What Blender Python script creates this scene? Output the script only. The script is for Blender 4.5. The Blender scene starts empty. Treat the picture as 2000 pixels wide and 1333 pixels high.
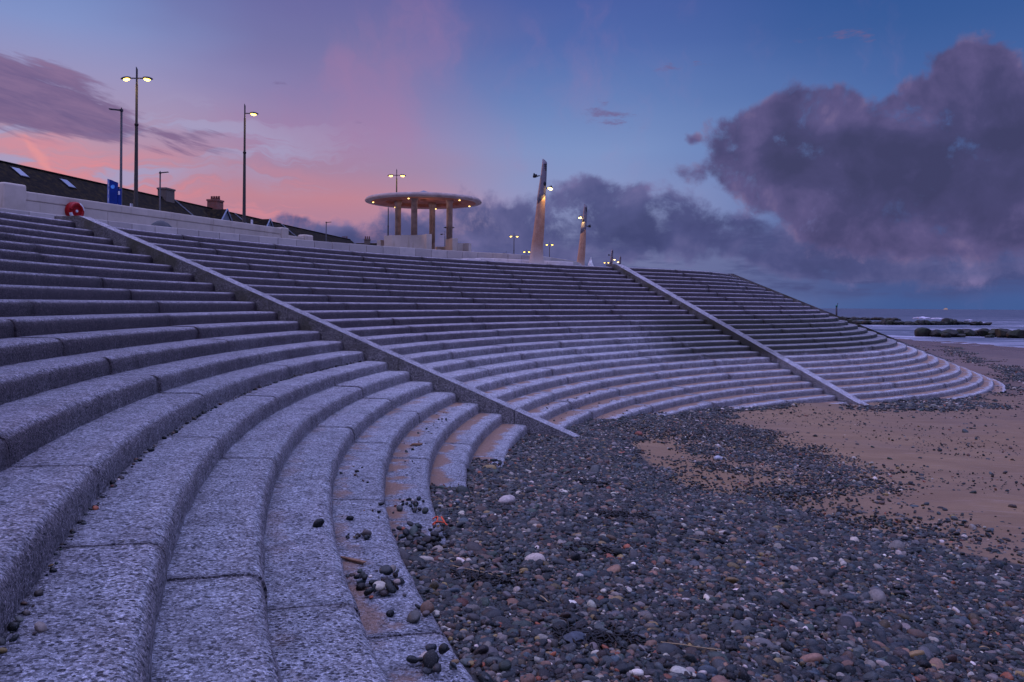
import bpy, bmesh, math, random
import numpy as np
from mathutils import Vector, Matrix
random.seed(7); RS = np.random.RandomState(11)
scene = bpy.context.scene
COL = scene.collection
R = math.radians
YH, SL, F = 594.496, .00732, 1699.354          # eye level row, roll, focal length (photo pixels)

def at(px, py, Y):                              # world point seen at a photo pixel, at distance Y
    return Vector(((px-1000)*Y/F, Y, (YH+SL*(px-1000)-py)*Y/F))

# ------------------------------------------------------------------ helpers
def link(o, parent=None):
    COL.objects.link(o)
    if parent is not None: o.parent = parent
    return o
def tag(o, label=None, cat=None, group=None, kind=None):
    if label: o['label'] = label
    if cat: o['category'] = cat
    if group: o['group'] = group
    if kind: o['kind'] = kind
    return o
def thing(name, label, cat, loc=(0,0,0), rotz=0, group=None):
    o = bpy.data.objects.new(name, None); o.empty_display_size = .2
    o.location = loc; o.rotation_euler = (0,0,rotz)
    link(o); return tag(o, label, cat, group)
def mesh_obj(name, bm, mat, parent=None, smooth=False, bevel=0, seg=2):
    if bevel:
        bmesh.ops.bevel(bm, geom=[e for e in bm.edges if e.calc_face_angle(0) > .6], offset=bevel, segments=seg, affect='EDGES', profile=.6)
    bmesh.ops.recalc_face_normals(bm, faces=bm.faces)
    me = bpy.data.meshes.new(name); bm.to_mesh(me); bm.free()
    for m in (mat if isinstance(mat, (list, tuple)) else [mat]): me.materials.append(m)
    if smooth: me.polygons.foreach_set('use_smooth', [True]*len(me.polygons))
    return link(bpy.data.objects.new(name, me), parent)
def copy_tree(o, parent=None):
    c = o.copy(); COL.objects.link(c)
    if parent is not None: c.parent = parent
    for ch in list(o.children): copy_tree(ch, c)
    return c
def box(bm, c, s, rz=0, mi=0, M=None):
    r = bmesh.ops.create_cube(bm, size=1)
    m = Matrix.Translation(c) @ Matrix.Rotation(rz, 4, 'Z') @ Matrix.Diagonal((*s, 1))
    if M is not None: m = M @ m
    bmesh.ops.transform(bm, matrix=m, verts=r['verts'])
    for f in {f for v in r['verts'] for f in v.link_faces}: f.material_index = mi
    return r['verts']
def lathe(bm, prof, n=24, c=(0,0,0), cap=True, mi=0):
    rings = []
    for z, r in prof:
        rings.append([bm.verts.new((c[0]+r*math.cos(2*math.pi*i/n), c[1]+r*math.sin(2*math.pi*i/n), c[2]+z)) for i in range(n)])
    fs = []
    for a, b in zip(rings, rings[1:]):
        for i in range(n):
            fs.append(bm.faces.new((a[i], a[(i+1)%n], b[(i+1)%n], b[i])))
    if cap:
        fs.append(bm.faces.new(rings[0][::-1])); fs.append(bm.faces.new(rings[-1]))
    for f in fs: f.material_index = mi
    return rings
def tube(bm, pts, r, n=6):
    pts = [Vector(p) for p in pts]; rings = []
    rr = r if isinstance(r, (list, tuple)) else [r]*len(pts)
    for i, p in enumerate(pts):
        d = (pts[min(i+1, len(pts)-1)]-pts[max(i-1, 0)]).normalized()
        a = d.cross(Vector((0,0,1)));  a = a.normalized() if a.length > 1e-3 else Vector((1,0,0))
        b = d.cross(a)
        rings.append([bm.verts.new(p+(a*math.cos(2*math.pi*k/n)+b*math.sin(2*math.pi*k/n))*rr[i]) for k in range(n)])
    for A, B in zip(rings, rings[1:]):
        for k in range(n): bm.faces.new((A[k], A[(k+1)%n], B[(k+1)%n], B[k]))
    bm.faces.new(rings[0][::-1]); bm.faces.new(rings[-1])

# ------------------------------------------------------------------ materials
def lin(h):
    h = h.lstrip('#'); v = [int(h[i:i+2], 16)/255 for i in (0,2,4)]
    return tuple((x/12.92 if x <= .04045 else ((x+.055)/1.055)**2.4) for x in v)+(1,)
class NT:
    def __init__(s, tree): s.t = tree; s.n = tree.nodes; s.l = tree.links
    def sock(s, inp, v):
        if isinstance(v, bpy.types.NodeSocket): s.l.new(v, inp)
        elif v is not None: inp.default_value = v
    def math(s, op, a, b=None, c=None, clamp=False):
        n = s.n.new('ShaderNodeMath'); n.operation = op; n.use_clamp = clamp
        for i, v in enumerate((a, b, c)): s.sock(n.inputs[i], v)
        return n.outputs[0]
    def vmath(s, op, a, b=None):
        n = s.n.new('ShaderNodeVectorMath'); n.operation = op
        s.sock(n.inputs[0], a)
        if b is not None: s.sock(n.inputs[1], b)
        return n.outputs['Value'] if op in ('LENGTH','DOT_PRODUCT') else n.outputs[0]
    def sep(s, v):
        n = s.n.new('ShaderNodeSeparateXYZ'); s.sock(n.inputs[0], v); return n.outputs
    def comb(s, x, y, z=0.):
        n = s.n.new('ShaderNodeCombineXYZ'); s.sock(n.inputs[0], x); s.sock(n.inputs[1], y); s.sock(n.inputs[2], z); return n.outputs[0]
    def noise(s, v, scale, detail=4, rough=.55, dist=0, col=False):
        n = s.n.new('ShaderNodeTexNoise'); s.sock(n.inputs['Vector'], v)
        n.inputs['Scale'].default_value = scale; n.inputs['Detail'].default_value = detail
        n.inputs['Roughness'].default_value = rough; n.inputs['Distortion'].default_value = dist
        return n.outputs['Color' if col else 'Fac']
    def voro(s, v, scale, feature='F1', out='Distance', rnd=1):
        n = s.n.new('ShaderNodeTexVoronoi'); n.feature = feature; s.sock(n.inputs['Vector'], v)
        n.inputs['Scale'].default_value = scale; n.inputs['Randomness'].default_value = rnd
        return n.outputs[out]
    def map(s, v, a, b, c=0., d=1., smooth=False):
        n = s.n.new('ShaderNodeMapRange'); n.interpolation_type = 'SMOOTHSTEP' if smooth else 'LINEAR'
        for i, x in enumerate((v, a, b, c, d)): s.sock(n.inputs[i], x)
        return n.outputs[0]
    def ramp(s, v, stops, interp='LINEAR'):
        n = s.n.new('ShaderNodeValToRGB'); s.sock(n.inputs[0], v); cr = n.color_ramp; cr.interpolation = interp
        while len(cr.elements) < len(stops): cr.elements.new(.5)
        for e, (p, c) in zip(cr.elements, sorted(stops, key=lambda q: q[0])):
            e.position = p; e.color = lin(c) if isinstance(c, str) else ((c,c,c,1) if isinstance(c,(int,float)) else c)
        return n.outputs[0]
    def mix(s, f, a, b, mode='MIX'):
        n = s.n.new('ShaderNodeMix'); n.data_type = 'RGBA'; n.blend_type = mode; n.clamp_factor = True
        s.sock(n.inputs[0], f); s.sock(n.inputs[6], lin(a) if isinstance(a, str) else a); s.sock(n.inputs[7], lin(b) if isinstance(b, str) else b)
        return n.outputs[2]
    def bump(s, h, strength=.5, dist=.01, normal=None):
        n = s.n.new('ShaderNodeBump'); s.sock(n.inputs['Height'], h); n.inputs['Strength'].default_value = strength
        n.inputs['Distance'].default_value = dist
        if normal is not None: s.l.new(normal, n.inputs['Normal'])
        return n.outputs[0]
    def coord(s, which='Object'):
        return s.n.new('ShaderNodeTexCoord').outputs[which]
    def pos(s): return s.n.new('ShaderNodeNewGeometry').outputs['Position']
    def nor(s): return s.n.new('ShaderNodeNewGeometry').outputs['Normal']
def material(name):
    m = bpy.data.materials.new(name); m.use_nodes = True
    t = NT(m.node_tree); b = m.node_tree.nodes['Principled BSDF']
    return m, t, b
def simple(name, col, rough=.6, metal=0, var=.25, scale=8, bump=.15, bscale=60):
    m, t, b = material(name); p = t.pos()
    n = t.noise(p, scale, 5); c = lin(col) if isinstance(col, str) else col
    dark = tuple(x*(1-var) for x in c[:3])+(1,); lite = tuple(min(1, x*(1+var)) for x in c[:3])+(1,)
    t.sock(b.inputs['Base Color'], t.ramp(n, [(.3, dark), (.7, lite)]))
    b.inputs['Roughness'].default_value = rough; b.inputs['Metallic'].default_value = metal; b.inputs['Specular IOR Level'].default_value = .22
    if bump: t.sock(b.inputs['Normal'], t.bump(t.noise(p, bscale, 3), bump, .01))
    return m
def emit(name, col, strength):
    m = bpy.data.materials.new(name); m.use_nodes = True; t = m.node_tree; t.nodes.clear()
    e = t.nodes.new('ShaderNodeEmission'); e.inputs[0].default_value = lin(col); e.inputs[1].default_value = strength
    o = t.nodes.new('ShaderNodeOutputMaterial'); t.links.new(e.outputs[0], o.inputs[0]); return m

def aggregate(name, rib=False):
    m, t, b = material(name); p = t.pos(); x, y, z = t.sep(p)[:3]
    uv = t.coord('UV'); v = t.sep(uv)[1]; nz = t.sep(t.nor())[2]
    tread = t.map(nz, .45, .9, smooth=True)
    big = t.noise(p, .55, 4, .6); med = t.noise(p, 3.2, 5, .6)
    # wear: pale scoured concrete low down, dark weathered skin on the higher risers; edges and treads rubbed pale, with sky light and riser shade put into the colour
    zz = t.math('ADD', z, t.math('MULTIPLY', t.math('SUBTRACT', big, .5), 1.3))
    low = t.map(zz, -.35, -1.7, 0, 1, True)
    if rib:
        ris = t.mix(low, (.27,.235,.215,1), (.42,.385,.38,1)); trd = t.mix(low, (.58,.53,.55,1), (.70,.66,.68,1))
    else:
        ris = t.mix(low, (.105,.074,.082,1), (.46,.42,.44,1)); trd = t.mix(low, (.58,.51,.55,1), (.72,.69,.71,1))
    coarse = t.math('MULTIPLY', t.map(y, 9, 21, 1, 0, True), t.map(x, 4, 7, 1, 0))       # the near end is coarser and more pitted, its treads tinted darker and bluer
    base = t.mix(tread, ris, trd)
    base = t.mix(t.math('MULTIPLY', coarse, t.map(tread, 0, 1, .15, .8)), base, t.mix(1., base, (.60,.66,.71,1), 'MULTIPLY'))
    base = t.mix(t.map(med, .32, .62, .55, 0), base, t.mix(1., base, (.55,.53,.53,1), 'MULTIPLY'))
    mot = t.noise(p, 15, 4, .65); base = t.mix(t.math('MULTIPLY', t.map(mot, .35, .6, .8, 0), t.map(coarse, 0, 1, .45, 1)), base, t.mix(1., base, (.55,.54,.56,1), 'MULTIPLY'))
    base = t.mix(t.map(big, .5, .7, 0, .35), base, t.mix(1., base, (1.25,1.18,1.22,1), 'MULTIPLY'))
    # stones of the exposed aggregate
    vn = t.n.new('ShaderNodeTexVoronoi'); t.sock(vn.inputs['Vector'], p); vn.inputs['Scale'].default_value = 84
    cv = t.sep(vn.outputs['Color'])
    sp = t.ramp(cv[0], [(0, .12), (.25, .55), (.6, 1.0), (.85, 1.35), (1, 2.1)])
    base = t.mix(.9, base, t.mix(1., base, sp, 'MULTIPLY'))
    # pits where stones have been plucked out
    v2 = t.n.new('ShaderNodeTexVoronoi'); t.sock(v2.inputs['Vector'], t.vmath('ADD', p, t.vmath('MULTIPLY', t.noise(p, 60, 2, .5, col=True), (.012,.012,.012)))); v2.inputs['Scale'].default_value = 38
    c2 = t.sep(v2.outputs['Color'])
    patch = t.map(t.noise(p, 1.5, 4), .34, .64, .22, .80)
    patch = t.math('ADD', patch, t.math('MULTIPLY', coarse, .22))
    sel = t.map(t.math('SUBTRACT', patch, c2[0]), 0, .05)
    rad = t.math('ADD', t.math('MULTIPLY', t.math('POWER', c2[1], 1.6), .36), .15)
    pm = t.math('MULTIPLY', t.map(t.math('SUBTRACT', rad, v2.outputs['Distance']), -.06, .10, 0, 1, True), sel)
    fin = t.noise(p, 130, 3, .6)
    fm = t.map(fin, .46, .34, 0, 1, True)
    base = t.mix(t.math('MULTIPLY', pm, t.map(c2[2], 0, 1, .6, .97)), base, (.022,.022,.034,1))  # shade inside the pits put into the colour, beyond the bump
    base = t.mix(t.math('MULTIPLY', fm, .7), base, (.06,.055,.07,1))
    # dark algae stains on the far risers
    st = t.noise(t.vmath('MULTIPLY', p, (.55,.55,1.5)), 1.6, 6, .65)
    reg = t.math('MULTIPLY', t.map(z, .1, -.8, 0, 1, True), t.map(z, -1.7, -2.3, 1, 0, True))
    reg = t.math('MULTIPLY', reg, t.map(x, 2.5, 7.5, 0, 1, True))
    stain = t.map(t.math('ADD', st, t.math('MULTIPLY', reg, .42)), .60, .80, 0, 1, True)
    stain = t.math('MULTIPLY', stain, t.math('MULTIPLY', reg, t.map(tread, 0, 1, .95, .5)))
    base = t.mix(stain, base, t.mix(t.noise(p, 6, 3), (.030,.023,.024,1), (.055,.053,.026,1)))
    # streaks down the risers
    stk = t.noise(t.vmath('MULTIPLY', p, (5,5,.5)), 1.0, 4, .6)
    base = t.mix(t.math('MULTIPLY', t.map(stk, .5, .72), .45), base, (.055,.042,.05,1))
    if rib:
        grn = t.math('MULTIPLY', t.math('MULTIPLY', t.map(t.noise(p, 1.8, 5), .45, .62), t.math('SUBTRACT', 1., tread)), t.map(z, -2.2, -.4, 0, .75))
        base = t.mix(grn, base, (.085,.070,.030,1))
    else:
        # smooth strip cast along the foot of each riser (v holds the height up the riser)
        foot = t.math('MULTIPLY', t.map(v, .10, .16, 1, 0, True), t.map(z, -1.0, -1.7))
        base = t.mix(t.math('MULTIPLY', foot, t.map(med, .35, .6, .2, .75)), base, (.42,.39,.42,1))
        # sand lying on the low treads
        sn = t.noise(p, 2.6, 6, .65)
        back = t.map(v, 1.05, 1.45, -.22, .16)
        sm = t.map(t.math('ADD', t.math('ADD', sn, back), t.map(z, -1.7, -2.7, -.16, .12)), .47, .64, 0, 1, True)
        sm = t.math('MULTIPLY', sm, t.math('MULTIPLY', t.map(nz, .8, .95), t.map(z, -1.5, -1.85)))
        base = t.mix(t.math('MULTIPLY', sm, .95), base, t.mix(t.noise(p, 120, 2), (.27,.135,.075,1), (.46,.27,.17,1)))
    t.sock(b.inputs['Base Color'], base)
    b.inputs['Roughness'].default_value = .60
    b.inputs['Specular IOR Level'].default_value = .4
    h = t.math('ADD', t.math('MULTIPLY', pm, -1.0), t.math('ADD', t.math('MULTIPLY', vn.outputs['Distance'], -.35), t.math('MULTIPLY', fin, .9)))
    n1 = t.bump(h, 1.0, .03)
    n2 = t.bump(t.noise(p, 7, 4), .35, .03, n1)
    t.sock(b.inputs['Normal'], n2)
    return m
M = {}
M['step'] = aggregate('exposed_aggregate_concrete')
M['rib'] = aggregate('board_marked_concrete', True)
def cream():
    m, t, b = material('cream_concrete'); p = t.pos()
    n = t.noise(p, 1.1, 5, .6); st = t.noise(t.vmath('MULTIPLY', p, (3,3,.35)), 1.5, 4, .6)
    c = t.mix(t.map(n, .3, .7), (.40,.33,.27,1), (.54,.45,.38,1))
    c = t.mix(t.math('MULTIPLY', t.map(st, .58, .75), .5), c, (.27,.20,.15,1))
    t.sock(b.inputs['Base Color'], c); b.inputs['Roughness'].default_value = .75
    t.sock(b.inputs['Normal'], t.bump(t.noise(p, 70, 3), .3, .006)); return m
M['cream'] = cream()
def blockmat():
    m, t, b = material('pale_cast_block'); p = t.pos(); oi = t.n.new('ShaderNodeObjectInfo').outputs['Random']
    n = t.noise(p, 2.4, 5, .65)
    c = t.mix(oi, (.37,.315,.285,1), (.50,.43,.39,1))
    c = t.mix(t.math('MULTIPLY', t.map(n, .5, .75), .5), c, (.24,.21,.21,1))
    t.sock(b.inputs['Base Color'], c); b.inputs['Roughness'].default_value = .8
    t.sock(b.inputs['Normal'], t.bump(t.noise(p, 80, 3), .35, .006)); return m
M['block'] = blockmat()
M['kerb'] = simple('pale_kerb_concrete', (.66,.57,.54,1), .8, var=.15, scale=2)
M['apron'] = simple('promenade_concrete', (.30,.28,.27,1), .85, var=.2, scale=1.5)
def mastmat():
    m, t, b = material('warm_cast_concrete'); p = t.pos(); o = t.coord('Object'); z = t.sep(o)[2]
    n = t.noise(p, 5, 5, .65)
    c = t.mix(t.map(n, .35, .7), (.30,.135,.075,1), (.42,.22,.14,1))
    c = t.mix(t.map(z, 1.1, .1, 0, .8), c, (.50,.44,.41,1))
    s = t.noise(p, 90, 2); c = t.mix(t.math('MULTIPLY', t.map(s, .55, .7), .5), c, (.62,.55,.5,1))
    t.sock(b.inputs['Base Color'], c); b.inputs['Roughness'].default_value = .7
    t.sock(b.inputs['Normal'], t.bump(s, .35, .008)); return m
M['mast'] = mastmat()
M['canopy'] = simple('canopy_concrete', (.36,.27,.24,1), .7, var=.25, scale=3, bump=.3, bscale=70)
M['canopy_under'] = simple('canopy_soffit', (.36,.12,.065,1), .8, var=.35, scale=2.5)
M['column'] = simple('bandstand_column', (.40,.28,.215,1), .7, var=.45, scale=2.2, bump=.3)
M['steel'] = simple('galvanised_steel', (.020,.017,.016,1), .7, .0, var=.15, scale=3, bump=.05)
M['sleeve'] = simple('brushed_metal_sleeve', (.20,.17,.19,1), .55, .3, var=.12, scale=6, bump=.03)
M['dark'] = simple('dark_housing', (.018,.018,.022,1), .5, .2, bump=0)
M['blackpole'] = simple('dark_painted_pole', (.045,.042,.046,1), .5, .1, bump=0)
M['lamp_glow'] = emit('sodium_lamp', '#ffd04a', 14)
M['lamp_warm'] = emit('warm_lamp', '#ffd98a', 10)
M['down_glow'] = emit('downlight_lamp', '#ffd77a', 5)
M['red'] = simple('red_plastic', (.30,.004,.007,1), .45, var=.15, bump=0)
M['white'] = simple('white_plastic', (.62,.60,.62,1), .5, var=.1, bump=0)
M['blue'] = simple('blue_panel', (.008,.03,.20,1), .35, var=.2, scale=2, bump=0)
M['paleblue'] = simple('pale_blue_panel', (.10,.33,.75,1), .4, bump=0)
M['signstrip'] = simple('sign_edge_strip', (.16,.2,.42,1), .4, bump=0)
def roofmat():
    m, t, b = material('slate_roof'); uv = t.coord('UV'); p = t.pos()
    br = t.n.new('ShaderNodeTexBrick'); t.sock(br.inputs['Vector'], uv)
    br.inputs['Color1'].default_value = (.018,.013,.010,1); br.inputs['Color2'].default_value = (.009,.0075,.007,1)
    br.inputs['Mortar'].default_value = (.004,.004,.004,1); br.inputs['Scale'].default_value = 1
    br.inputs['Brick Width'].default_value = .3; br.inputs['Row Height'].default_value = .2; br.inputs['Mortar Size'].default_value = .012
    ms = t.noise(p, 2.2, 6, .65)
    c = t.mix(t.math('MULTIPLY', t.map(ms, .48, .68), .75), br.outputs[0], (.050,.034,.012,1))
    t.sock(b.inputs['Base Color'], c); b.inputs['Roughness'].default_value = .95; b.inputs['Specular IOR Level'].default_value = .08
    t.sock(b.inputs['Normal'], t.bump(br.outputs[1], -.5, .02)); return m
M['roof'] = roofmat()
def brickmat(name, c1, c2):
    m, t, b = material(name); o = t.coord('Object'); x, y, z = t.sep(o)[:3]
    br = t.n.new('ShaderNodeTexBrick'); t.sock(br.inputs['Vector'], t.comb(t.math('ADD', x, y), z))
    br.inputs['Color1'].default_value = c1; br.inputs['Color2'].default_value = c2; br.inputs['Mortar'].default_value = (.2,.17,.15,1)
    br.inputs['Scale'].default_value = 1; br.inputs['Brick Width'].default_value = .22; br.inputs['Row Height'].default_value = .075; br.inputs['Mortar Size'].default_value = .008
    t.sock(b.inputs['Base Color'], br.outputs[0]); b.inputs['Roughness'].default_value = .85; return m
M['redbrick'] = brickmat('red_brick', (.30,.065,.03,1), (.20,.045,.025,1))
M['tanbrick'] = brickmat('tan_render', (.13,.085,.06,1), (.10,.07,.05,1))
M['housewall'] = simple('rendered_wall', (.30,.27,.25,1), .85)
M['trim'] = simple('white_bargeboard', (.24,.28,.36,1), .5, bump=0)
M['pane'] = simple('window_glass', (.10,.12,.16,1), .06, .0, bump=0)
M['skyglass'] = simple('rooflight_glass', (.30,.33,.40,1), .12, .6, bump=0, var=.05)
M['pot'] = simple('chimney_pot', (.16,.06,.05,1), .8, bump=0)
M['lead'] = simple('lead_flashing', (.17,.18,.21,1), .6, bump=0)
M['rock'] = None
def rockmat():
    m, t, b = material('wet_algae_rock'); p = t.pos(); z = t.sep(p)[2]
    n = t.noise(p, 1.3, 6, .65)
    c = t.mix(t.map(n, .35, .65), (.010,.009,.008,1), (.034,.028,.019,1))
    c = t.mix(t.math('MULTIPLY', t.map(t.noise(p, .7, 3), .5, .62), .7), c, (.020,.028,.009,1))
    t.sock(b.inputs['Base Color'], c); b.inputs['Roughness'].default_value = .6; b.inputs['Specular IOR Level'].default_value = .2
    t.sock(b.inputs['Normal'], t.bump(t.noise(p, 5, 6, .65), .6, .12)); return m
M['rock'] = rockmat()
def pebmat(inst=True):
    m, t, b = material('beach_pebble' if inst else 'single_stone'); p = t.pos()
    a = t.n.new('ShaderNodeAttribute'); a.attribute_name = 'col'
    if inst: a.attribute_type = 'INSTANCER'
    c = a.outputs['Color']
    n = t.noise(p, 55, 5, .65); s = t.noise(p, 260, 2)
    c = t.mix(.9, c, t.mix(1., c, t.ramp(n, [(.3, .6), (.7, 1.35)]), 'MULTIPLY'))
    c = t.mix(t.math('MULTIPLY', t.map(s, .6, .7), .3), c, (.4,.39,.38,1))
    t.sock(b.inputs['Base Color'], c); b.inputs['Roughness'].default_value = .5
    b.inputs['Specular IOR Level'].default_value = .28
    t.sock(b.inputs['Normal'], t.bump(s, .12, .004)); return m
M['pebble'] = pebmat(); 
def sandmat():
    m, t, b = material('beach_sand'); p = t.pos(); x, y, z = t.sep(p)[:3]
    a = t.n.new('ShaderNodeAttribute'); a.attribute_name = 'gravel'; g = t.sep(a.outputs['Color'])[0]
    n = t.noise(t.vmath('MULTIPLY', p, (.5,1.3,1)), 1.1, 6, .6); f = t.noise(p, 400, 2); w = t.noise(p, .28, 4)
    dryness = t.map(x, 7, 30, .0, 1., True)
    c = t.mix(t.map(n, .3, .7), (.20,.108,.044,1), (.275,.16,.074,1))
    c = t.mix(t.math('MULTIPLY', dryness, .75), c, (.125,.064,.05,1))
    c = t.mix(t.map(w, .42, .65, 0, .35), c, (.135,.08,.06,1))
    rip = t.noise(t.vmath('MULTIPLY', p, (1.2,7,1)), 1.3, 5, .6)
    c = t.mix(t.map(rip, .55, .72, 0, .3), c, (.40,.28,.22,1))
    c = t.mix(t.map(f, .3, .7), t.mix(1., c, (.72,.72,.72,1), 'MULTIPLY'), c)
    gr = t.mix(t.sep(t.voro(p, 40, 'F1', 'Color'))[0], (.006,.006,.007,1), (.03,.028,.028,1))
    c = t.mix(t.map(t.math('ADD', g, t.math('MULTIPLY', t.math('SUBTRACT', t.noise(p, 3, 4), .5), .5)), .35, .7, 0, 1, True), c, gr)
    t.sock(b.inputs['Base Color'], c); b.inputs['Roughness'].default_value = .8
    t.sock(b.inputs['Roughness'], t.map(z, -4.25, -3.95, .25, .82))
    h = t.math('ADD', t.math('MULTIPLY', f, .12), t.math('MULTIPLY', rip, .6))
    t.sock(b.inputs['Normal'], t.bump(h, .5, .03)); return m
M['sand'] = sandmat()
def seamat():
    m, t, b = material('sea_water'); p = t.pos(); x, y, z = t.sep(p)[:3]
    near = t.map(y, 150, 420, 1, 0, True)
    w1 = t.noise(t.vmath('MULTIPLY', p, (.10,.42,1)), 1.0, 7, .62, .6)
    w2 = t.noise(t.vmath('MULTIPLY', p, (.035,.10,1)), 1.0, 5, .6, .4)
    foam = t.map(t.math('ADD', t.math('MULTIPLY', w1, .6), t.math('MULTIPLY', w2, .5)), .575, .63, 0, 1, True)
    foam = t.math('MULTIPLY', foam, t.map(near, 0, 1, .12, .8))
    # washed edge along the shore
    edge = t.map(t.math('ADD', x, t.math('MULTIPLY', t.math('SUBTRACT', w1, .5), 14)), 50, 62, .55, 0, True)
    edge = t.math('MULTIPLY', edge, t.map(y, 60, 160, 1, .4))
    c = t.mix(t.math('MULTIPLY', near, t.map(w2, .35, .65)), (.045,.055,.08,1), (.13,.14,.175,1))
    c = t.mix(t.math('MAXIMUM', foam, edge), c, (.52,.50,.60,1))
    t.sock(b.inputs['Base Color'], c); b.inputs['Roughness'].default_value = .42
    b.inputs['Specular IOR Level'].default_value = .35
    t.sock(b.inputs['Normal'], t.bump(w1, .55, .5)); return m
M['sea'] = seamat()
M['foam'] = simple('breaking_foam', (.50,.47,.54,1), .9, var=.3, scale=.6, bump=.4, bscale=3)
M['weed'] = simple('bladder_wrack', (.008,.006,.005,1), .3, bump=.3)
M['straw'] = simple('dry_reed', (.42,.29,.15,1), .8, bump=0)
M['orange'] = simple('orange_twine', (.75,.10,.035,1), .6, bump=0)
M['wood'] = simple('driftwood', (.22,.12,.07,1), .8, scale=20)
M['shipglow'] = emit('ship_lights', '#d8b0b0', .5)  # whole hull and deckhouse glow in place of the ship's lamps
M['green'] = simple('green_topmark', (.01,.16,.10,1), .5, bump=0)
M['whitestone'] = simple('pale_sculpture', (.92,.80,.76,1), .6, bump=0)
M['joint'] = simple('joint_shadow_gap', (.02,.018,.02,1), .9, bump=0)

# ------------------------------------------------------------------ plan of the stepped sea wall
C1 = np.array([24.295,12.683]); C2 = np.array([-2.188,55.482])
RISE, TR, KH = .2, .4865, 9.0245
R1 = lambda k: 26.83-TR*(k-16)
R2 = lambda k: 23.502+TR*(k-16)
ZK = lambda k: (KH-k)*RISE
def RC(k, a):                                   # the upper treads widen slightly round the left end of the bay
    w = min(1, max(0, (a-152)/20)); w = w*w*(3-2*w)
    return .055*max(0, 6.5-k)*w
A1K = lambda k: A1-.75*max(0, 1-max(k, -1.2)/7)
A1, A2, A3 = 169.05, 124.2, -10.5                        # left faces of the two dividing walls (degrees about C1)
RIBW = .42
TAN = math.degrees(math.atan2(C2[1]-C1[1], C2[0]-C1[0]))     # where the bay meets the headland, about C1
TAN2 = TAN-180                                               # the same line about C2
def plan(side, ang, r):
    C = C1 if side == 1 else C2
    return C[0]+r*math.cos(R(ang)), C[1]+r*math.sin(R(ang))
def terrain(X, Y):
    X = np.asarray(X, float); Y = np.asarray(Y, float)
    d = np.maximum(.6*Y+.8*X, 0)
    z = -1.75-2.55*(1-np.exp(-d/26))+.13*np.exp(-(X**2+(Y-6)**2)/16)
    z = z-.010*np.maximum(X-50, 0)
    return z+.035*np.sin(X*.9+.4*Y)*np.sin(Y*.55-.3*X)+.02*np.sin(X*2.3+1)*np.sin(Y*1.9)
def course_mesh(k, arcs, gap_back, rnd, fine):
    """one course of precast units. arcs = list of (side, a0, a1) per unit"""
    V, FC, UV = [], [], []
    zt = ZK(k)
    for ui, pieces in enumerate(arcs):
        grp = k//5
        jr = rnd.normal(0, .022 if grp >= 4 else .009); jz = rnd.normal(0, .003); tilt = rnd.normal(0, .003)
        # profile: (outward, z, v)  v: 0..1 up the riser, 1.1..1.6 back over the tread
        prof = [(.0,-.245,-.2), (.0,-.205,.0), (-.001,-.170,.17), (-.004,-.095,.55), (-.010,-.062,.72), (-.024,-.033,.86), (-.048,-.012,.98),
                (-.085,.0,1.08), (-.25,.004,1.3), (-TR+gap_back,.008,1.55), (-TR-.06+gap_back,.008,1.6), (-TR-.06+gap_back,-.2,1.7)]
        path = []
        for (side, a0, a1) in pieces:
            r = R1(k) if side == 1 else R2(k)
            n = max(2, int(abs(a1-a0)*math.pi/180*r/(.12 if fine else .35)))
            for i in range(n+1):
                if path and i == 0: continue
                path.append((side, a0+(a1-a0)*i/n))
        base = len(V); m = len(prof); L = 0
        for i, (side, a) in enumerate(path):
            frac = i/(len(path)-1)
            wob = .004*math.sin(a*3.1+k)+.003*math.sin(a*7.7+2*k)
            C = C1 if side == 1 else C2; r0 = R1(k) if side == 1 else R2(k)
            ca, sa = math.cos(R(a)), math.sin(R(a))
            for j, (o, dz, vv) in enumerate(prof):
                chip = rnd.normal(0, .0018) if (fine and 2 <= j <= 7) else 0
                out = o+jr+(wob if j < 8 else 0)+chip
                r = r0+RC(k, a)-out if side == 1 else r0+out
                V.append((C[0]+r*ca, C[1]+r*sa, zt+dz+jz+tilt*(frac-.5)+chip*.6))
                UV.append((a*.5, vv))
        for i in range(len(path)-1):
            for j in range(m-1):
                q = base+i*m+j
                FC.append((q, q+1, q+m+1, q+m))
        FC.append(tuple(base+j for j in range(m))); e = base+(len(path)-1)*m
        FC.append(tuple(e+j for j in reversed(range(m))))
    me = bpy.data.meshes.new('step'); me.from_pydata(V, [], FC); me.update()
    bm = bmesh.new(); bm.from_mesh(me); bmesh.ops.recalc_face_normals(bm, faces=bm.faces); bm.to_mesh(me); bm.free()
    uvl = me.uv_layers.new(name='UVMap'); li = np.empty(len(me.loops), np.int32); me.loops.foreach_get('vertex_index', li)
    uvl.data.foreach_set('uv', np.array(UV, np.float32)[li].ravel())
    me.polygons.foreach_set('use_smooth', [len(p.vertices) == 4 for p in me.polygons])
    return me
NSTEP = 29
def joints_left(k): return {0:[175.37,181.65,187.9,194.2], 1:[176.5,183.83,191.1,198.4], 2:[177.9,186.7,195.4,204.2], 3:[176.1,183.3,190.5,197.8,205], 4:[177.8,186.5,195.2,203.9], 5:[176.1,183.3,190.6,198]}[k//5]
def joints_mid(k): return {0:[162.1,155.8,149.53,143.27,137.0,130.7], 1:[161.1,153.8,146.44,139.13,131.77], 2:[159.45,150.77,141.98,133.15], 3:[160.68,153.55,146.27,139.0,131.75], 4:[159.07,150.45,141.86,133.0], 5:[160.6,153.4,146.2,139.0,131.8]}[k//5]
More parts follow.
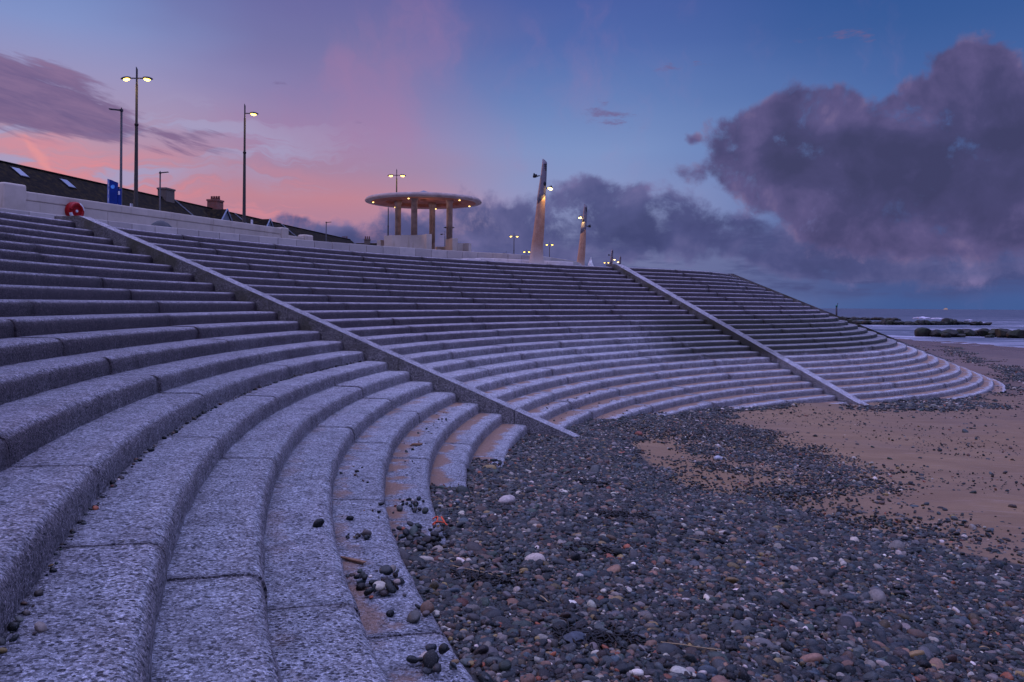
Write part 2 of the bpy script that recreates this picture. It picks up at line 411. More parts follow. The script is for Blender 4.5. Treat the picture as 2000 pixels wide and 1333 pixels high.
def joints_right(k): return {0:[-48.4,-35.4,-22,-8,6], 1:[-50.3,-40.1,-29.8,-19,-8,4], 2:[-51.77,-43.28,-34.8,-26,-17,-8,2], 3:[-49.5,-40.5,-31.5,-22.5,-13,-3], 4:[-50.8,-43.5,-36,-28,-20,-11,-2], 5:[-51.5,-43,-35,-27,-18,-9,0]}[k//5]
def units_c1(a_hi, a_lo, js, r):
    cuts = [a_hi]+[j for j in sorted(js, reverse=True) if a_lo+1 < j < a_hi-1]+[a_lo]
    g = math.degrees((.013 if a_hi < 175 else .009)/r)
    return [[(1, cuts[i]-(g if i else 0), cuts[i+1]+(g if i < len(cuts)-2 else 0))] for i in range(len(cuts)-1)]
rnd = np.random.RandomState(3)
bays = []
specs = [('stepped_terrace', 'grey concrete sea wall steps sweeping around the near left corner, before the longer dividing wall', 'sea wall steps'),
         ('stepped_terrace', 'broad curving bay of concrete steps between the two sloping dividing walls', 'sea wall steps'),
         ('stepped_terrace', 'rounded headland of concrete steps beyond the farther dividing wall, nearest the sea', 'sea wall steps')]
specs.append(('stepped_terrace', 'steps beyond the third dividing wall, hidden round the headland', 'sea wall steps'))
for bi, (nm, lab, cat) in enumerate(specs):
    root = thing(nm, lab, cat, (0,0,0), group='bays of the stepped sea wall')
    for k in range(NSTEP):
        r = R1(k); off = .025
        gb = .055 if (k % 5 == 0 and k) else 0
        if bi == 0:
            arcs = units_c1(222, A1K(k)+math.degrees(off/r), joints_left(k), r); fine = k >= 11
        elif bi == 1:
            arcs = units_c1(A1K(k)-math.degrees((RIBW+.015)/r), A2+math.degrees(off/r), joints_mid(k), r); fine = False
        elif bi == 3:
            a0 = A3+math.degrees((RIBW+.02)/R2(k)); arcs = [[(2, a0+i*12.3, a0+i*12.3+12.2)] for i in range(7)]; fine = False
        else:
            a0 = A2-math.degrees((RIBW+.015)/r); g2 = math.degrees(.013/R2(k))
            js = [j for j in joints_right(k) if TAN2+.6 < j < A3-2]; end = A3-math.degrees(.02/R2(k))
            first = [(1, a0, TAN), (2, TAN2, (js[0]-g2))]
            arcs = [first]+[[(2, js[i]+g2, (js[i+1]-g2 if i+1 < len(js) else end))] for i in range(len(js))]; fine = False
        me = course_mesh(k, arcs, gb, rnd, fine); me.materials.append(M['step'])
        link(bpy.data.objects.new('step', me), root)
    bays.append(root)

# dividing walls: a sloping beam in units of five steps
def dividing_wall(ang, label, k_end, side=1):
    root = thing('dividing_wall', label, 'dividing wall', group='sloping walls dividing the steps')
    def P(k, w, z):
        an = R(A1K(k)) if ang > 150 else R(ang)
        if side == 2:
            rad = np.array([math.cos(an), math.sin(an)]); tang = np.array([-math.sin(an), math.cos(an)]); q = C2+rad*R2(k)+tang*w; return Vector((q[0], q[1], z))
        rad = np.array([math.cos(an), math.sin(an)]); tang = np.array([math.sin(an), -math.cos(an)])   # tang: towards smaller angle
        q = C1+rad*(R1(k)+RC(k, ang))+tang*w; return Vector((q[0], q[1], z))
    cuts = [-1.15, 5.4, 10.4, 15.4, 20.4, k_end] if ang > 150 else [-1.15, 6.4, 12.2, 17.2, 22.3, k_end]
    E_ = .165
    for a, b_ in zip(cuts, cuts[1:]):
        bm = bmesh.new(); a2 = a+(.03 if a > -1 else 0)
        ks = [a2]+([0.15] if a2 < 0 else [])+list(np.arange(math.ceil(a2+.01), b_, 1.))+[b_]
        ks = sorted(set(float(x) for x in ks)); rings = []
        for kk in ks:
            zt = min(ZK(kk), ZK(0)+.0-.03)+E_
            rings.append([bm.verts.new(P(kk, 0, zt)), bm.verts.new(P(kk, RIBW, zt)), bm.verts.new(P(kk, RIBW, zt-.75)), bm.verts.new(P(kk, 0, zt-.75))])
        for A, B in zip(rings, rings[1:]):
            for i in range(4): bm.faces.new((A[i], A[(i+1)%4], B[(i+1)%4], B[i]))
        bm.faces.new(rings[0]); bm.faces.new(rings[-1][::-1])
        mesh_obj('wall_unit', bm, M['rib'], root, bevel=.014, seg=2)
    return root
dividing_wall(A1, 'long sloping concrete dividing wall running down from the kerb wall to the pebble bank', 23.6)
dividing_wall(A2, 'farther sloping concrete dividing wall ending on the sand, brown algae along its side', 27.6)
dividing_wall(A3, 'third dividing wall, its thin pale edge tracing the headland skyline', 25.5, 2)

# dark sheet under the open joints between units, their shade put into its colour
bm = bmesh.new()
for k in (4, 9, 14, 19, 24):
    prev = None
    for i in range(0, 90):
        a = 222-(222-TAN)*i/89; r = R1(k)
        r = R1(k)+RC(k, a); p0 = plan(1, a, r+.12); p1 = plan(1, a, r-.12); z = ZK(k+1)-.075
        v = [bm.verts.new((*p0, z)), bm.verts.new((*p1, z))]
        if prev: bm.faces.new((prev[0], prev[1], v[1], v[0]))
        prev = v
    for i in range(1, 60):
        a = TAN2+(75-TAN2)*i/59; r = R2(k)
        p0 = plan(2, a, r-.12); p1 = plan(2, a, r+.12); z = ZK(k+1)-.075
        v = [bm.verts.new((*p0, z)), bm.verts.new((*p1, z))]
        bm.faces.new((prev[0], prev[1], v[1], v[0])); prev = v
tag(mesh_obj('joint_shade_sheet', bm, M['joint']), kind='structure')

# promenade surface behind the top step
bm = bmesh.new(); pts = []
for i in range(60): pts.append(plan(1, 222-(222-TAN)*i/59, R1(0)+.25+RC(0, 222-(222-TAN)*i/59)))
for i in range(1, 40): pts.append(plan(2, TAN2+(75-TAN2)*i/39, R2(0)-.25))
pts += [(-20,420), (-420,420), (-420,-120), (2,-120)]
f = bm.faces.new([bm.verts.new((x, y, 1.796)) for x, y in pts]); bmesh.ops.triangulate(bm, faces=[f])
tag(mesh_obj('promenade', bm, M['apron']), kind='structure')

# ------------------------------------------------------------------ beach and sea
def inpoly(px, py, poly):
    c = np.zeros(len(px), bool); n = len(poly)
    for i in range(n):
        x0, y0 = poly[i]; x1, y1 = poly[(i+1)%n]
        if y0 == y1: continue
        t = ((y0 > py) != (y1 > py)) & (px < (x1-x0)*(py-y0)/(y1-y0)+x0); c ^= t
    return c
ZONE = {'bank':[(0.6,1.5),(-0.6,3.0),(-1.6,8.55),(-1.6,15.72),(0.2,19.5),(1.9,22.0),(2.66,20.07),(2.24,15.87),(2.17,13.64),(2.33,11.98),(2.86,11.56),(3.3,11.23),(3.71,10.51),(3.98,9.65),(4.29,9.12),(4.58,8.65),(5.0,8.09),(6.2,6.8),(4.5,2.0)],
 'mixed':[(3.32,25.09),(5.04,25.94),(5.26,21.27),(5.01,17.03),(5.06,15.36),(5.18,13.74),(4.18,12.69),(3.19,12.33),(2.42,12.48),(2.26,14.25),(2.35,16.67)],
 'tongue':[(1.78,20.19),(4.02,26.28),(6.95,29.52),(5.71,22.05),(4.95,19.57),(5.01,17.03),(5.06,15.36),(5.29,14.03),(4.7,13.1),(4.08,13.86),(3.63,15.43),(3.38,17.96),(2.5,18.47)],
 'foot':[(2.1,19.79),(4.66,31.66),(8.47,36.0),(11.41,34.63),(9.78,28.65),(7.66,27.11),(5.95,24.09),(4.1,23.24)],
 'foot2':[(11.63,28.65),(13.96,34.38),(17.24,36.62),(22.3,42.11),(28.21,50.46),(37.72,71.22),(47.87,96.84),(42.42,80.1),(34.56,61.18),(32.77,53.54),(24.39,39.85),(20.1,35.59),(15.5,29.94),(12.73,27.73)],
 'fringe':[(2.86,11.56),(3.3,11.23),(3.98,9.65),(4.58,8.65),(5.0,8.09),(5.68,9.2),(5.1,9.63),(4.86,11.0),(4.27,12.09),(3.59,12.7)],
 'sand':[(6.08,23.46),(5.01,17.03),(5.29,14.03),(5.24,11.13),(5.6,9.06),(12,20),(23.74,38.42),(11.83,28.72),(9.13,27.71)],
 'wrack':[(44.72,96.2),(40.32,79.68),(31.33,55.46),(32.12,60.65),(36.5,74.72)]}
def nz2(x, y, s=1.):                            # cheap value noise
    r = np.random.RandomState(5); T = r.rand(64, 64); u = x*s; v = y*s
    i = np.floor(u).astype(int); j = np.floor(v).astype(int); a = u-i; b = v-j; a = a*a*(3-2*a); b = b*b*(3-2*b)
    g = lambda p, q: T[p % 64, q % 64]
    return (g(i,j)*(1-a)+g(i+1,j)*a)*(1-b)+(g(i,j+1)*(1-a)+g(i+1,j+1)*a)*b
gx = np.concatenate([np.arange(-14, 8, .16), np.arange(8, 30, .4), np.arange(30, 75, 1.)])
gy = np.concatenate([np.arange(-14, 24, .16), np.arange(24, 60, .4), np.arange(60, 170, 1.5)])
GX, GY = np.meshgrid(gx, gy); X_, Y_ = GX.ravel(), GY.ravel()
Z_ = terrain(X_, Y_)+.03*(nz2(X_, Y_, .9)-.5)+.012*(nz2(X_, Y_, 3.1)-.5)
n0, n1 = len(gx), len(gy); idx = np.arange(n0*n1).reshape(n1, n0)
quads = np.stack([idx[:-1,:-1], idx[:-1,1:], idx[1:,1:], idx[1:,:-1]], -1).reshape(-1, 4)
me = bpy.data.meshes.new('beach'); me.from_pydata(np.stack([X_, Y_, Z_], 1).tolist(), [], quads.tolist()); me.update()
gr = np.zeros(len(X_))
for zn, wgt in (('bank',1.), ('tongue',.2), ('foot',.6), ('foot2',.45), ('fringe',.12), ('wrack',.3)):
    gr = np.maximum(gr, inpoly(X_, Y_, ZONE[zn])*wgt)
G2 = gr.reshape(n1, n0)
for _ in range(2):
    G2 = (G2+np.roll(G2,1,0)+np.roll(G2,-1,0)+np.roll(G2,1,1)+np.roll(G2,-1,1))/5
at_ = me.attributes.new('gravel', 'FLOAT_COLOR', 'POINT')
cc = np.ones((len(X_), 4), np.float32); cc[:,:3] = G2.ravel()[:,None]; at_.data.foreach_set('color', cc.ravel())
me.materials.append(M['sand']); me.polygons.foreach_set('use_smooth', [True]*len(me.polygons))
tag(link(bpy.data.objects.new('beach', me)), kind='structure')

SEA = -4.3
bm = bmesh.new()
xs = [8, 30, 45, 60, 80, 110, 160, 260, 450, 800, 1600]; ys = [-300, -50, 40, 80, 110, 150, 200, 280, 400, 700, 1200, 1900]
vs = [[bm.verts.new((x, y, SEA)) for x in xs] for y in ys]
for a, b_ in zip(vs, vs[1:]):
    for i in range(len(xs)-1): bm.faces.new((a[i], a[i+1], b_[i+1], b_[i]))
tag(mesh_obj('sea', bm, M['sea']), kind='structure')

# ------------------------------------------------------------------ pebbles (one uncountable mass)
def on_steps(x, y):                              # (surface height, inside?) of the steps under a point
    d1 = np.hypot(x-C1[0], y-C1[1]); k1 = 16-(d1-26.83)/TR
    d2 = np.hypot(x-C2[0], y-C2[1]); k2 = 16+(d2-23.502)/TR
    th = R(TAN); cr = math.cos(th+math.pi)*(y-C2[1])*-1
    ux, uy = (C1-C2)/np.linalg.norm(C1-C2)
    side2 = (ux*(y-C2[1])-uy*(x-C2[0])) > 0
    k = np.where(side2, k2, k1)
    return np.ceil(k), k
P_xy, P_s, P_z = [], [], []
def scatter(zone, dens, smin, smax, thin=None, rag=.35):
    poly = np.array(ZONE[zone]); lo = poly.min(0); hi = poly.max(0); A = np.prod(hi-lo)
    n = int(A*dens); x = RS.uniform(lo[0], hi[0], n); y = RS.uniform(lo[1], hi[1], n)
    lo = lo-rag*1.5; hi = hi+rag*1.5; n = int(n*np.prod(hi-lo)/A); x = RS.uniform(lo[0], hi[0], n); y = RS.uniform(lo[1], hi[1], n)
    wx_ = (nz2(x, y, .9/max(rag,.3)*.5)-.5)*2.4*rag+RS.normal(0, .3*rag, n); wy_ = (nz2(x+31, y+17, .9/max(rag,.3)*.5)-.5)*2.4*rag+RS.normal(0, .3*rag, n)
    ok = inpoly(x+wx_, y+wy_, ZONE[zone])
    if thin is not None: ok &= RS.rand(n) < thin(x, y)
    x, y = x[ok], y[ok]
    s = np.exp(RS.normal(math.log((smin+smax)/2), .38, len(x))); s = np.clip(s, smin*.45, smax*2.1)
    kc, k = on_steps(x, y); zt = terrain(x, y)
    stepz = (KH-kc)*RISE
    keep = (k > 27.9) | (stepz < zt+.02)         # on open beach or where shingle buries the step
    edge = (np.ceil(k)-k)
    P_xy.append(np.stack([x, y], 1)[keep]); P_s.append(s[keep]); P_z.append((zt+RS.uniform(-.012, .022, len(x)))[keep])
near = lambda x, y: np.clip(1.15-.035*y, .45, 1)
scatter('bank', 3600, .021, .038, near)
scatter('bank', 620, .040, .064, near)
scatter('bank', 14, .065, .095)
scatter('bank', 220, .022, .05, rag=1.5)
scatter('tongue', 420, .026, .058, lambda x, y: np.clip(nz2(x, y, .9)*2.0-.55, 0, 1), rag=.8)
scatter('tongue', 90, .026, .058, rag=2.2)
scatter('mixed', 760, .018, .048, lambda x, y: np.clip(nz2(x+9, y, 1.3)*2.0-.45, 0.16, 1), rag=1.2)
scatter('fringe', 760, .026, .056, lambda x, y: np.clip(nz2(x, y+5, 1.5)*2.2-.8, .03, 1), rag=1.)
scatter('fringe', 60, .026, .056, rag=2.6)
scatter('foot', 420, .035, .08, lambda x, y: np.clip(nz2(x, y, .7)*1.6-.05, .12, 1), rag=.6)
scatter('foot2', 120, .05, .12, lambda x, y: np.clip(nz2(x, y, .35)*1.7-.2, 0, 1), rag=1.)
scatter('wrack', 30, .06, .14, lambda x, y: nz2(x, y, .25), rag=2.)
scatter('sand', 5, .03, .085, lambda x, y: nz2(x+3, y, .6))
scatter('sand', 26, .014, .042, lambda x, y: np.clip(nz2(x, y, .55)*2.8-1.3, 0, 1))
# stones lying on the low treads
def tread_heap(k, a0, a1, n, smin, smax, pile=.0, o0=.10, o1=.42, seed=0):
    rs = np.random.RandomState(seed); a = rs.uniform(a0, a1, n); o = rs.uniform(o0, o1, n)
    r = R1(k)+o; x = C1[0]+r*np.cos(np.radians(a)); y = C1[1]+r*np.sin(np.radians(a))
    s = np.clip(np.exp(rs.normal(math.log((smin+smax)/2), .4, n)), smin*.5, smax*1.8)
    P_xy.append(np.stack([x, y], 1)); P_s.append(s); P_z.append(ZK(k)+.006+s*.22+rs.uniform(0, pile, n))
def ang_of(px, k):                               # angle on course k seen at photo column px (near hit)
    d = np.array([(px-1000)/F, 1.]); a = d@d; b = -2*d@C1; c = C1@C1-R1(k)**2
    return a, b, c
def heap_px(k, px, py, n, w, smin, smax, pile, seed, o0=.12, o1=.4):
    Y = F*(-ZK(k))/(py-YH-SL*(px-1000)); X = (px-1000)*Y/F
    a = math.degrees(math.atan2(Y-C1[1], X-C1[0])) % 360; o = math.hypot(X-C1[0], Y-C1[1])-R1(k)
    dw = math.degrees(w/R1(k)); tread_heap(k, a-dw, a+dw, n, smin, smax, pile, max(.03, o-w*.8), min(.46, o+w*.8), seed)
heap_px(18, 735, 1150, 34, .22, .035, .06, .05, 1)
heap_px(18, 700, 1055, 14, .12, .025, .045, .015, 2)
heap_px(18, 800, 1200, 5, .16, .05, .08, .0, 3)
heap_px(18, 850, 1300, 22, .14, .03, .055, .03, 4)
heap_px(18, 720, 1000, 8, .35, .02, .045, 0, 5)
heap_px(18, 690, 930, 8, .5, .018, .04, 0, 6)
heap_px(19, 800, 990, 26, .3, .025, .05, .0, 7)
heap_px(19, 830, 1060, 80, .42, .032, .06, .05, 8)
heap_px(20, 890, 960, 26, .4, .025, .05, 0, 9)
heap_px(17, 620, 1030, 1, .02, .045, .046, 0, 10)
heap_px(15, 75, 1240, 2, .03, .035, .04, 0, 12)
tread_heap(15, 169.5, 206, 330, .015, .032, .0, .435, .475, 13)
tread_heap(19, 170, 186, 40, .015, .035, 0, .1, .44, 14)
for kk in (21, 22, 23): tread_heap(kk, 150, 168, 26, .02, .04, 0, .05, .44, 20+kk)
tread_heap(27, 126, 150, 80, .03, .07, 0, .05, .44, 30)
# shingle packed against the feet of the buried courses
for kk, a0, a1, n in ((18, 197, 207, 800), (19, 188, 200, 1100), (20, 178.5, 190, 900), (21, 170.5, 180, 480), (23, 150, 166, 260), (24, 140, 155, 180)):
    rs = np.random.RandomState(40+kk); a = rs.uniform(a0, a1, n); r = R1(kk)-rs.uniform(.01, .45, n)
    x = C1[0]+r*np.cos(np.radians(a)); y = C1[1]+r*np.sin(np.radians(a)); s = np.clip(np.exp(rs.normal(math.log(.038), .38, n)), .018, .08)
    P_xy.append(np.stack([x, y], 1)); P_s.append(s)
    P_z.append(np.maximum(terrain(x, y)+rs.uniform(-.01, .04, n), ZK(kk+1)+.005+s*.2))
XY = np.concatenate(P_xy); S = np.concatenate(P_s); ZP = np.concatenate(P_z); N = len(S)
print('pebbles', N)
me = bpy.data.meshes.new('pebbles'); me.vertices.add(N)
me.vertices.foreach_set('co', np.stack([XY[:,0], XY[:,1], ZP], 1).astype(np.float32).ravel())
sc = np.stack([S*RS.uniform(.85, 1.25, N), S*RS.uniform(.66, .98, N), S*RS.uniform(.42, .78, N)], 1)*.5
rot = np.stack([RS.normal(0, .42, N), RS.normal(0, .42, N), RS.uniform(0, 6.28, N)], 1)
pal = np.array([lin(h)[:3] for h in ('#2a3033','#343b3d','#1b2023','#454a4c','#5a5a5c','#3a3334','#77706e','#5e4a42','#7d6050','#a39c95','#33403a','#262021','#8d4f38','#7d6a45','#cfc6c0','#3a4650')])
pw = np.array([11,11,10,11,11,7,8,8,6.5,4.5,7,7,1.6,3.5,1.5,9.]); pw /= pw.sum()
ci = RS.choice(len(pal), N, p=pw); colr = pal[ci]*np.array([1.14,1.06,.92])*(RS.rand(N,1)**1.35*1.05+.10)*RS.uniform(.94, 1.06, (N,3))
def attr(nm, typ, arr, key):
    a = me.attributes.new(nm, typ, 'POINT'); a.data.foreach_set(key, arr.astype(np.float32 if key != 'value' else np.int32).ravel())
attr('rot', 'FLOAT_VECTOR', rot, 'vector'); attr('scl', 'FLOAT_VECTOR', sc, 'vector')
attr('col', 'FLOAT_COLOR', np.concatenate([np.clip(colr, 0, 1), np.ones((N,1))], 1), 'color'); attr('pick', 'INT', RS.randint(0, 7, N), 'value')
peb = tag(link(bpy.data.objects.new('pebbles', me)), kind='stuff')
g = bpy.data.node_groups.new('pebble_scatter', 'GeometryNodeTree')
g.interface.new_socket('Geometry', in_out='INPUT', socket_type='NodeSocketGeometry'); g.interface.new_socket('Geometry', in_out='OUTPUT', socket_type='NodeSocketGeometry')
gn = g.nodes; gl = g.links; gi = gn.new('NodeGroupInput'); go = gn.new('NodeGroupOutput')
g2i = gn.new('GeometryNodeGeometryToInstance')
protos = []
for i in range(7):
    ico = gn.new('GeometryNodeMeshIcoSphere'); ico.inputs['Radius'].default_value = 1; ico.inputs['Subdivisions'].default_value = 3
    ps = gn.new('GeometryNodeInputPosition'); nz = gn.new('ShaderNodeTexNoise'); nz.noise_dimensions = '4D'
    nz.inputs['W'].default_value = 3.7*i; nz.inputs['Scale'].default_value = .9; nz.inputs['Detail'].default_value = 1.5
    gl.new(ps.outputs[0], nz.inputs['Vector'])
    ma = gn.new('ShaderNodeMath'); ma.operation = 'MULTIPLY_ADD'; gl.new(nz.outputs['Fac'], ma.inputs[0]); ma.inputs[1].default_value = .62; ma.inputs[2].default_value = .69
    vm = gn.new('ShaderNodeVectorMath'); vm.operation = 'SCALE'; gl.new(ps.outputs[0], vm.inputs[0]); gl.new(ma.outputs[0], vm.inputs['Scale'])
    sp = gn.new('GeometryNodeSetPosition'); gl.new(ico.outputs['Mesh'], sp.inputs['Geometry']); gl.new(vm.outputs[0], sp.inputs['Position'])
    sm = gn.new('GeometryNodeSetShadeSmooth'); gl.new(sp.outputs[0], sm.inputs[0])
    mt = gn.new('GeometryNodeSetMaterial'); mt.inputs['Material'].default_value = M['pebble']; gl.new(sm.outputs[0], mt.inputs[0])
    protos.append(mt)
for p in reversed(protos): gl.new(p.outputs[0], g2i.inputs[0])
iop = gn.new('GeometryNodeInstanceOnPoints'); iop.inputs['Pick Instance'].default_value = True
m2p = gn.new('GeometryNodeMeshToPoints'); gl.new(gi.outputs[0], m2p.inputs[0])
gl.new(m2p.outputs[0], iop.inputs['Points']); gl.new(g2i.outputs[0], iop.inputs['Instance'])
def nattr(nm, typ):
    n = gn.new('GeometryNodeInputNamedAttribute'); n.data_type = typ; n.inputs['Name'].default_value = nm; return n.outputs[0]
gl.new(nattr('pick', 'INT'), iop.inputs['Instance Index'])
e2r = gn.new('FunctionNodeEulerToRotation'); gl.new(nattr('rot', 'FLOAT_VECTOR'), e2r.inputs[0]); gl.new(e2r.outputs[0], iop.inputs['Rotation'])
gl.new(nattr('scl', 'FLOAT_VECTOR'), iop.inputs['Scale']); gl.new(iop.outputs[0], go.inputs[0])
md = peb.modifiers.new('scatter', 'NODES'); md.node_group = g

# ------------------------------------------------------------------ single stones, weed and litter on the shingle
def stone(name, loc, s, col, label, cat, seed, rough=.18, mat=None):
    bm = bmesh.new(); bmesh.ops.create_icosphere(bm, subdivisions=4, radius=1)
    rs = random.Random(seed); ph = [rs.uniform(0, 6) for _ in range(9)]
    for v in bm.verts:
        c = v.co; n = math.sin(c.x*2.1+ph[0])*math.sin(c.y*2.3+ph[1])+.6*math.sin(c.z*3.1+ph[2]+c.x*2)+.35*math.sin(c.x*5+ph[3])*math.sin(c.y*5.5+ph[4])
        v.co = c*(1+rough*n*.5)
    bmesh.ops.transform(bm, matrix=Matrix.Rotation(rs.uniform(0, 6), 4, 'Z') @ Matrix.Diagonal((*s, 1)), verts=bm.verts)
    o = mesh_obj(name, bm, mat or simple(name+'_rock', col, .6, var=.35, scale=30, bump=.25, bscale=120), smooth=True); o.location = loc
    return tag(o, label, cat)
def gz(x, y): return float(terrain(x, y))
stone('pale_stone', (-.04, 9.43, gz(-.04, 9.43)+.05), (.105,.075,.055), (.42,.35,.31,1), 'large pale pinkish stone lying on the pebble bank near the foot of the steps', 'stone', 2)
stone('pale_stone', (6.94, 26.8, gz(6.94, 26.8)+.02), (.10,.08,.05), (.45,.42,.42,1), 'whitish stone at the edge of the bare sand below the middle steps', 'stone', 3)
tag(stone('dark_stone', (.36, 3.98+.9, gz(.36, 4.9)+.03), (.075,.06,.04), (.06,.07,.085,1), 'dark blue grey cobble among the shingle, in the foreground', 'stone', 9), None)
stone('pale_stone', (3.62, 15.2, gz(3.62,15.2)+.02), (.09,.07,.05), (.36,.36,.38,1), 'light grey stone resting on the sandy patch between two pebble spreads', 'stone', 5)
stone('brown_stone', (2.73, 18.6, gz(2.73,18.6)+.03), (.13,.09,.06), (.22,.07,.045,1), 'rust brown stone on the shingle where the sand begins', 'stone', 6)
def seaweed(x, y, w, n, seed, label):
    bm = bmesh.new(); rs = random.Random(seed)
    for _ in range(n):
        a = rs.uniform(0, 6.28); r0 = rs.random()**.6*w; px, py = x+r0*math.cos(a)*1.7, y+r0*math.sin(a); pts = []; d = rs.uniform(0, 6.28)
        for i in range(7):
            pts.append((px, py, gz(px, py)+.02+rs.uniform(.0, .035))); d += rs.uniform(-.8, .8); px += .03*math.cos(d); py += .03*math.sin(d)
        tube(bm, pts, [.003,.006,.008,.006,.009,.006,.002], 5)
    return tag(mesh_obj('seaweed_clump', bm, M['weed'], smooth=True), label, 'seaweed', 'black seaweed clumps on the shingle')
seaweed(.47, 5.0, .12, 90, 1, 'largest tangled black seaweed clump, on the foreground shingle')
seaweed(-.18, 6.1, .09, 60, 2, 'black seaweed clump beside two dry reed stalks near the step edge')
seaweed(1.15, 8.9, .12, 60, 3, 'black seaweed clump in the middle of the pebble bank')
seaweed(.62, 7.2, .08, 40, 4, 'small dark seaweed tuft on mid bank shingle, between the pale stone and the largest clump')
seaweed(1.06, 11.5, .10, 45, 5, 'dark seaweed tuft high on the pebble bank toward the dividing wall')
seaweed(1.75, 22.2, .2, 60, 6, 'dark seaweed heap against the lowest step beyond the long dividing wall')
def reed(x, y, L, a, seed, label):
    rs = random.Random(seed); pts = []; d = a
    for i in range(8):
        pts.append((x, y, gz(x, y)+.045)); d += rs.uniform(-.12, .12); x += L/7*math.cos(d); y += L/7*math.sin(d)
    bm = bmesh.new(); tube(bm, pts, .0035, 5)
    return tag(mesh_obj('reed_stalk', bm, M['straw'], smooth=True), label, 'reed', 'dry reed stalks on the shingle')
reed(-.42, 6.35, .42, -.5, 1, 'straight straw coloured reed stalk leaning off the step edge beside seaweed')
reed(.86, 4.95, .34, -.2, 2, 'bent straw coloured reed stalk in the foreground shingle')
reed(1.62, 8.0, .22, -.3, 3, 'short pale reed stalk on the shingle, farther out than the others')
reed(.2, 5.75, .14, -1.0, 4, 'tiny pale reed fragment behind the largest seaweed clump')
bm = bmesh.new(); pts = []
for i in range(40):
    t_ = i/39; x = -.70+.13*t_+.03*math.sin(t_*13); y = 7.75+.10*math.sin(t_*9+1); pts.append((x, y, max(gz(x, y), -1.99)+.05+.02*math.sin(t_*17)))
tube(bm, pts, .006, 5); tag(mesh_obj('rope_scrap', bm, M['orange'], smooth=True), 'scrap of bright orange twine on pebbles at the buried step edge', 'rope')
def chip(px, py, k, s, rz, label, seed):
    Y = F*(-ZK(k))/(py-YH-SL*(px-1000)); bm = bmesh.new(); rs = random.Random(seed)
    box(bm, (0,0,0), s)
    for v in bm.verts: v.co += Vector((rs.uniform(-.3,.3)*s[0], rs.uniform(-.2,.2)*s[1], 0))
    o = mesh_obj('driftwood_piece', bm, M['wood'], bevel=.006); o.location = ((px-1000)*Y/F, Y, ZK(k)+.008+s[2]/2+.004); o.rotation_euler = (0,.0,rz)
    return tag(o, label, 'driftwood')
chip(815, 872, 19, (.14,.05,.03), .2, 'brown driftwood piece lying on a sandy low step', 1)
chip(690, 1100, 18, (.22,.025,.02), -.6, 'thin dark driftwood stick among pebbles on a foreground step', 2)

# ------------------------------------------------------------------ low block wall and kerb along the promenade edge
def block_wall(path, w, h, z0, L, name, label, cat, part, bev=.02, mat='block'):
    root = thing(name, label, cat)
    P = [Vector((x, y, 0)) for x, y in path]; D = [0]
    for a, b_ in zip(P, P[1:]): D.append(D[-1]+(b_-a).length)
    def ev(s):
        for i in range(len(D)-1):
            if s <= D[i+1] or i == len(D)-2:
                return P[i].lerp(P[i+1], (s-D[i])/(D[i+1]-D[i]))
    n = int(D[-1]/L)
    for i in range(n):
        a = ev(i*L+.008); b_ = ev((i+1)*L-.008); c = (a+b_)/2; d = b_-a
        bm = bmesh.new(); hh = h(i/n) if callable(h) else h
        box(bm, (0,0,0), (d.length, w, hh))
        o = mesh_obj(part, bm, M[mat], root, bevel=bev)
        o.location = (c.x, c.y, z0+hh/2+random.uniform(-.003,.003)); o.rotation_euler = (0,0,math.atan2(d.y, d.x)+random.uniform(-.003,.003))
    return root
def arc(a0, a1, r0, r1=None, n=60):
    r1 = r0 if r1 is None else r1
    return [plan(1, a0+(a1-a0)*i/n, r0+(r1-r0)*i/n) for i in range(n+1)]
wp = arc(205, 166, 38.75, 38.6, 40)+arc(165, 131, 38.55, 37.2, 60)+[(.9,41.9),(1.75,43.3),(2.6,45.2),(3.4,47.6),(3.9,50.5),(4.1,53.5)]
block_wall(wp, .30, .55, 1.80, .88, 'block_wall', 'low pale wall of square concrete blocks along the top of the steps', 'block wall', 'block', .025)
block_wall(arc(138.5, 124.8, 36.75, 36.5, 30), .45, lambda t_: .10+.16*min(1, t_*3), 1.80, .80, 'kerb_edging', 'pale kerb of short concrete blocks along the top step beside the nearest mast', 'kerb', 'kerb_block', .03, 'kerb')

# upper cream promenade wall with end piers
pa = Vector((-16.25, 28.6, 0)); pb = Vector((-11.35, 42.3, 0)); dv = (pb-pa); Lw = dv.length; rz = math.atan2(dv.y, dv.x)
root = thing('promenade_wall', 'smooth cream concrete wall with rounded end piers behind the low block wall', 'wall', pa, rz)
bm = bmesh.new(); n = 4
for i in range(n):
    box(bm, (Lw/n*(i+.5), 0, 2.55), (Lw/n-.012, .32, 1.5))
mesh_obj('wall_panel', bm, M['cream'], root, bevel=.012)
bm = bmesh.new(); box(bm, (Lw/2, 0, 3.455), (Lw, .36, .30)); mesh_obj('coping', bm, M['cream'], root, bevel=.05, seg=3)
bm = bmesh.new(); box(bm, (-.42, 0, 2.78), (.85, .75, 2.0)); mesh_obj('end_pier', bm, M['cream'], root, bevel=.09, seg=4)
bm = bmesh.new(); box(bm, (Lw+.2, 0, 2.72), (.55, .5, 1.86)); mesh_obj('end_pier', bm, M['cream'], root, bevel=.08, seg=4)
bm = bmesh.new(); box(bm, (Lw+1.3, 0, 2.55), (1.7, .3, 1.52)); mesh_obj('low_wall', bm, M['cream'], root, bevel=.04)
bm = bmesh.new(); box(bm, (Lw+2.3, 0, 2.62), (.75, .5, 1.68)); mesh_obj('low_pier', bm, M['cream'], root, bevel=.12, seg=4)

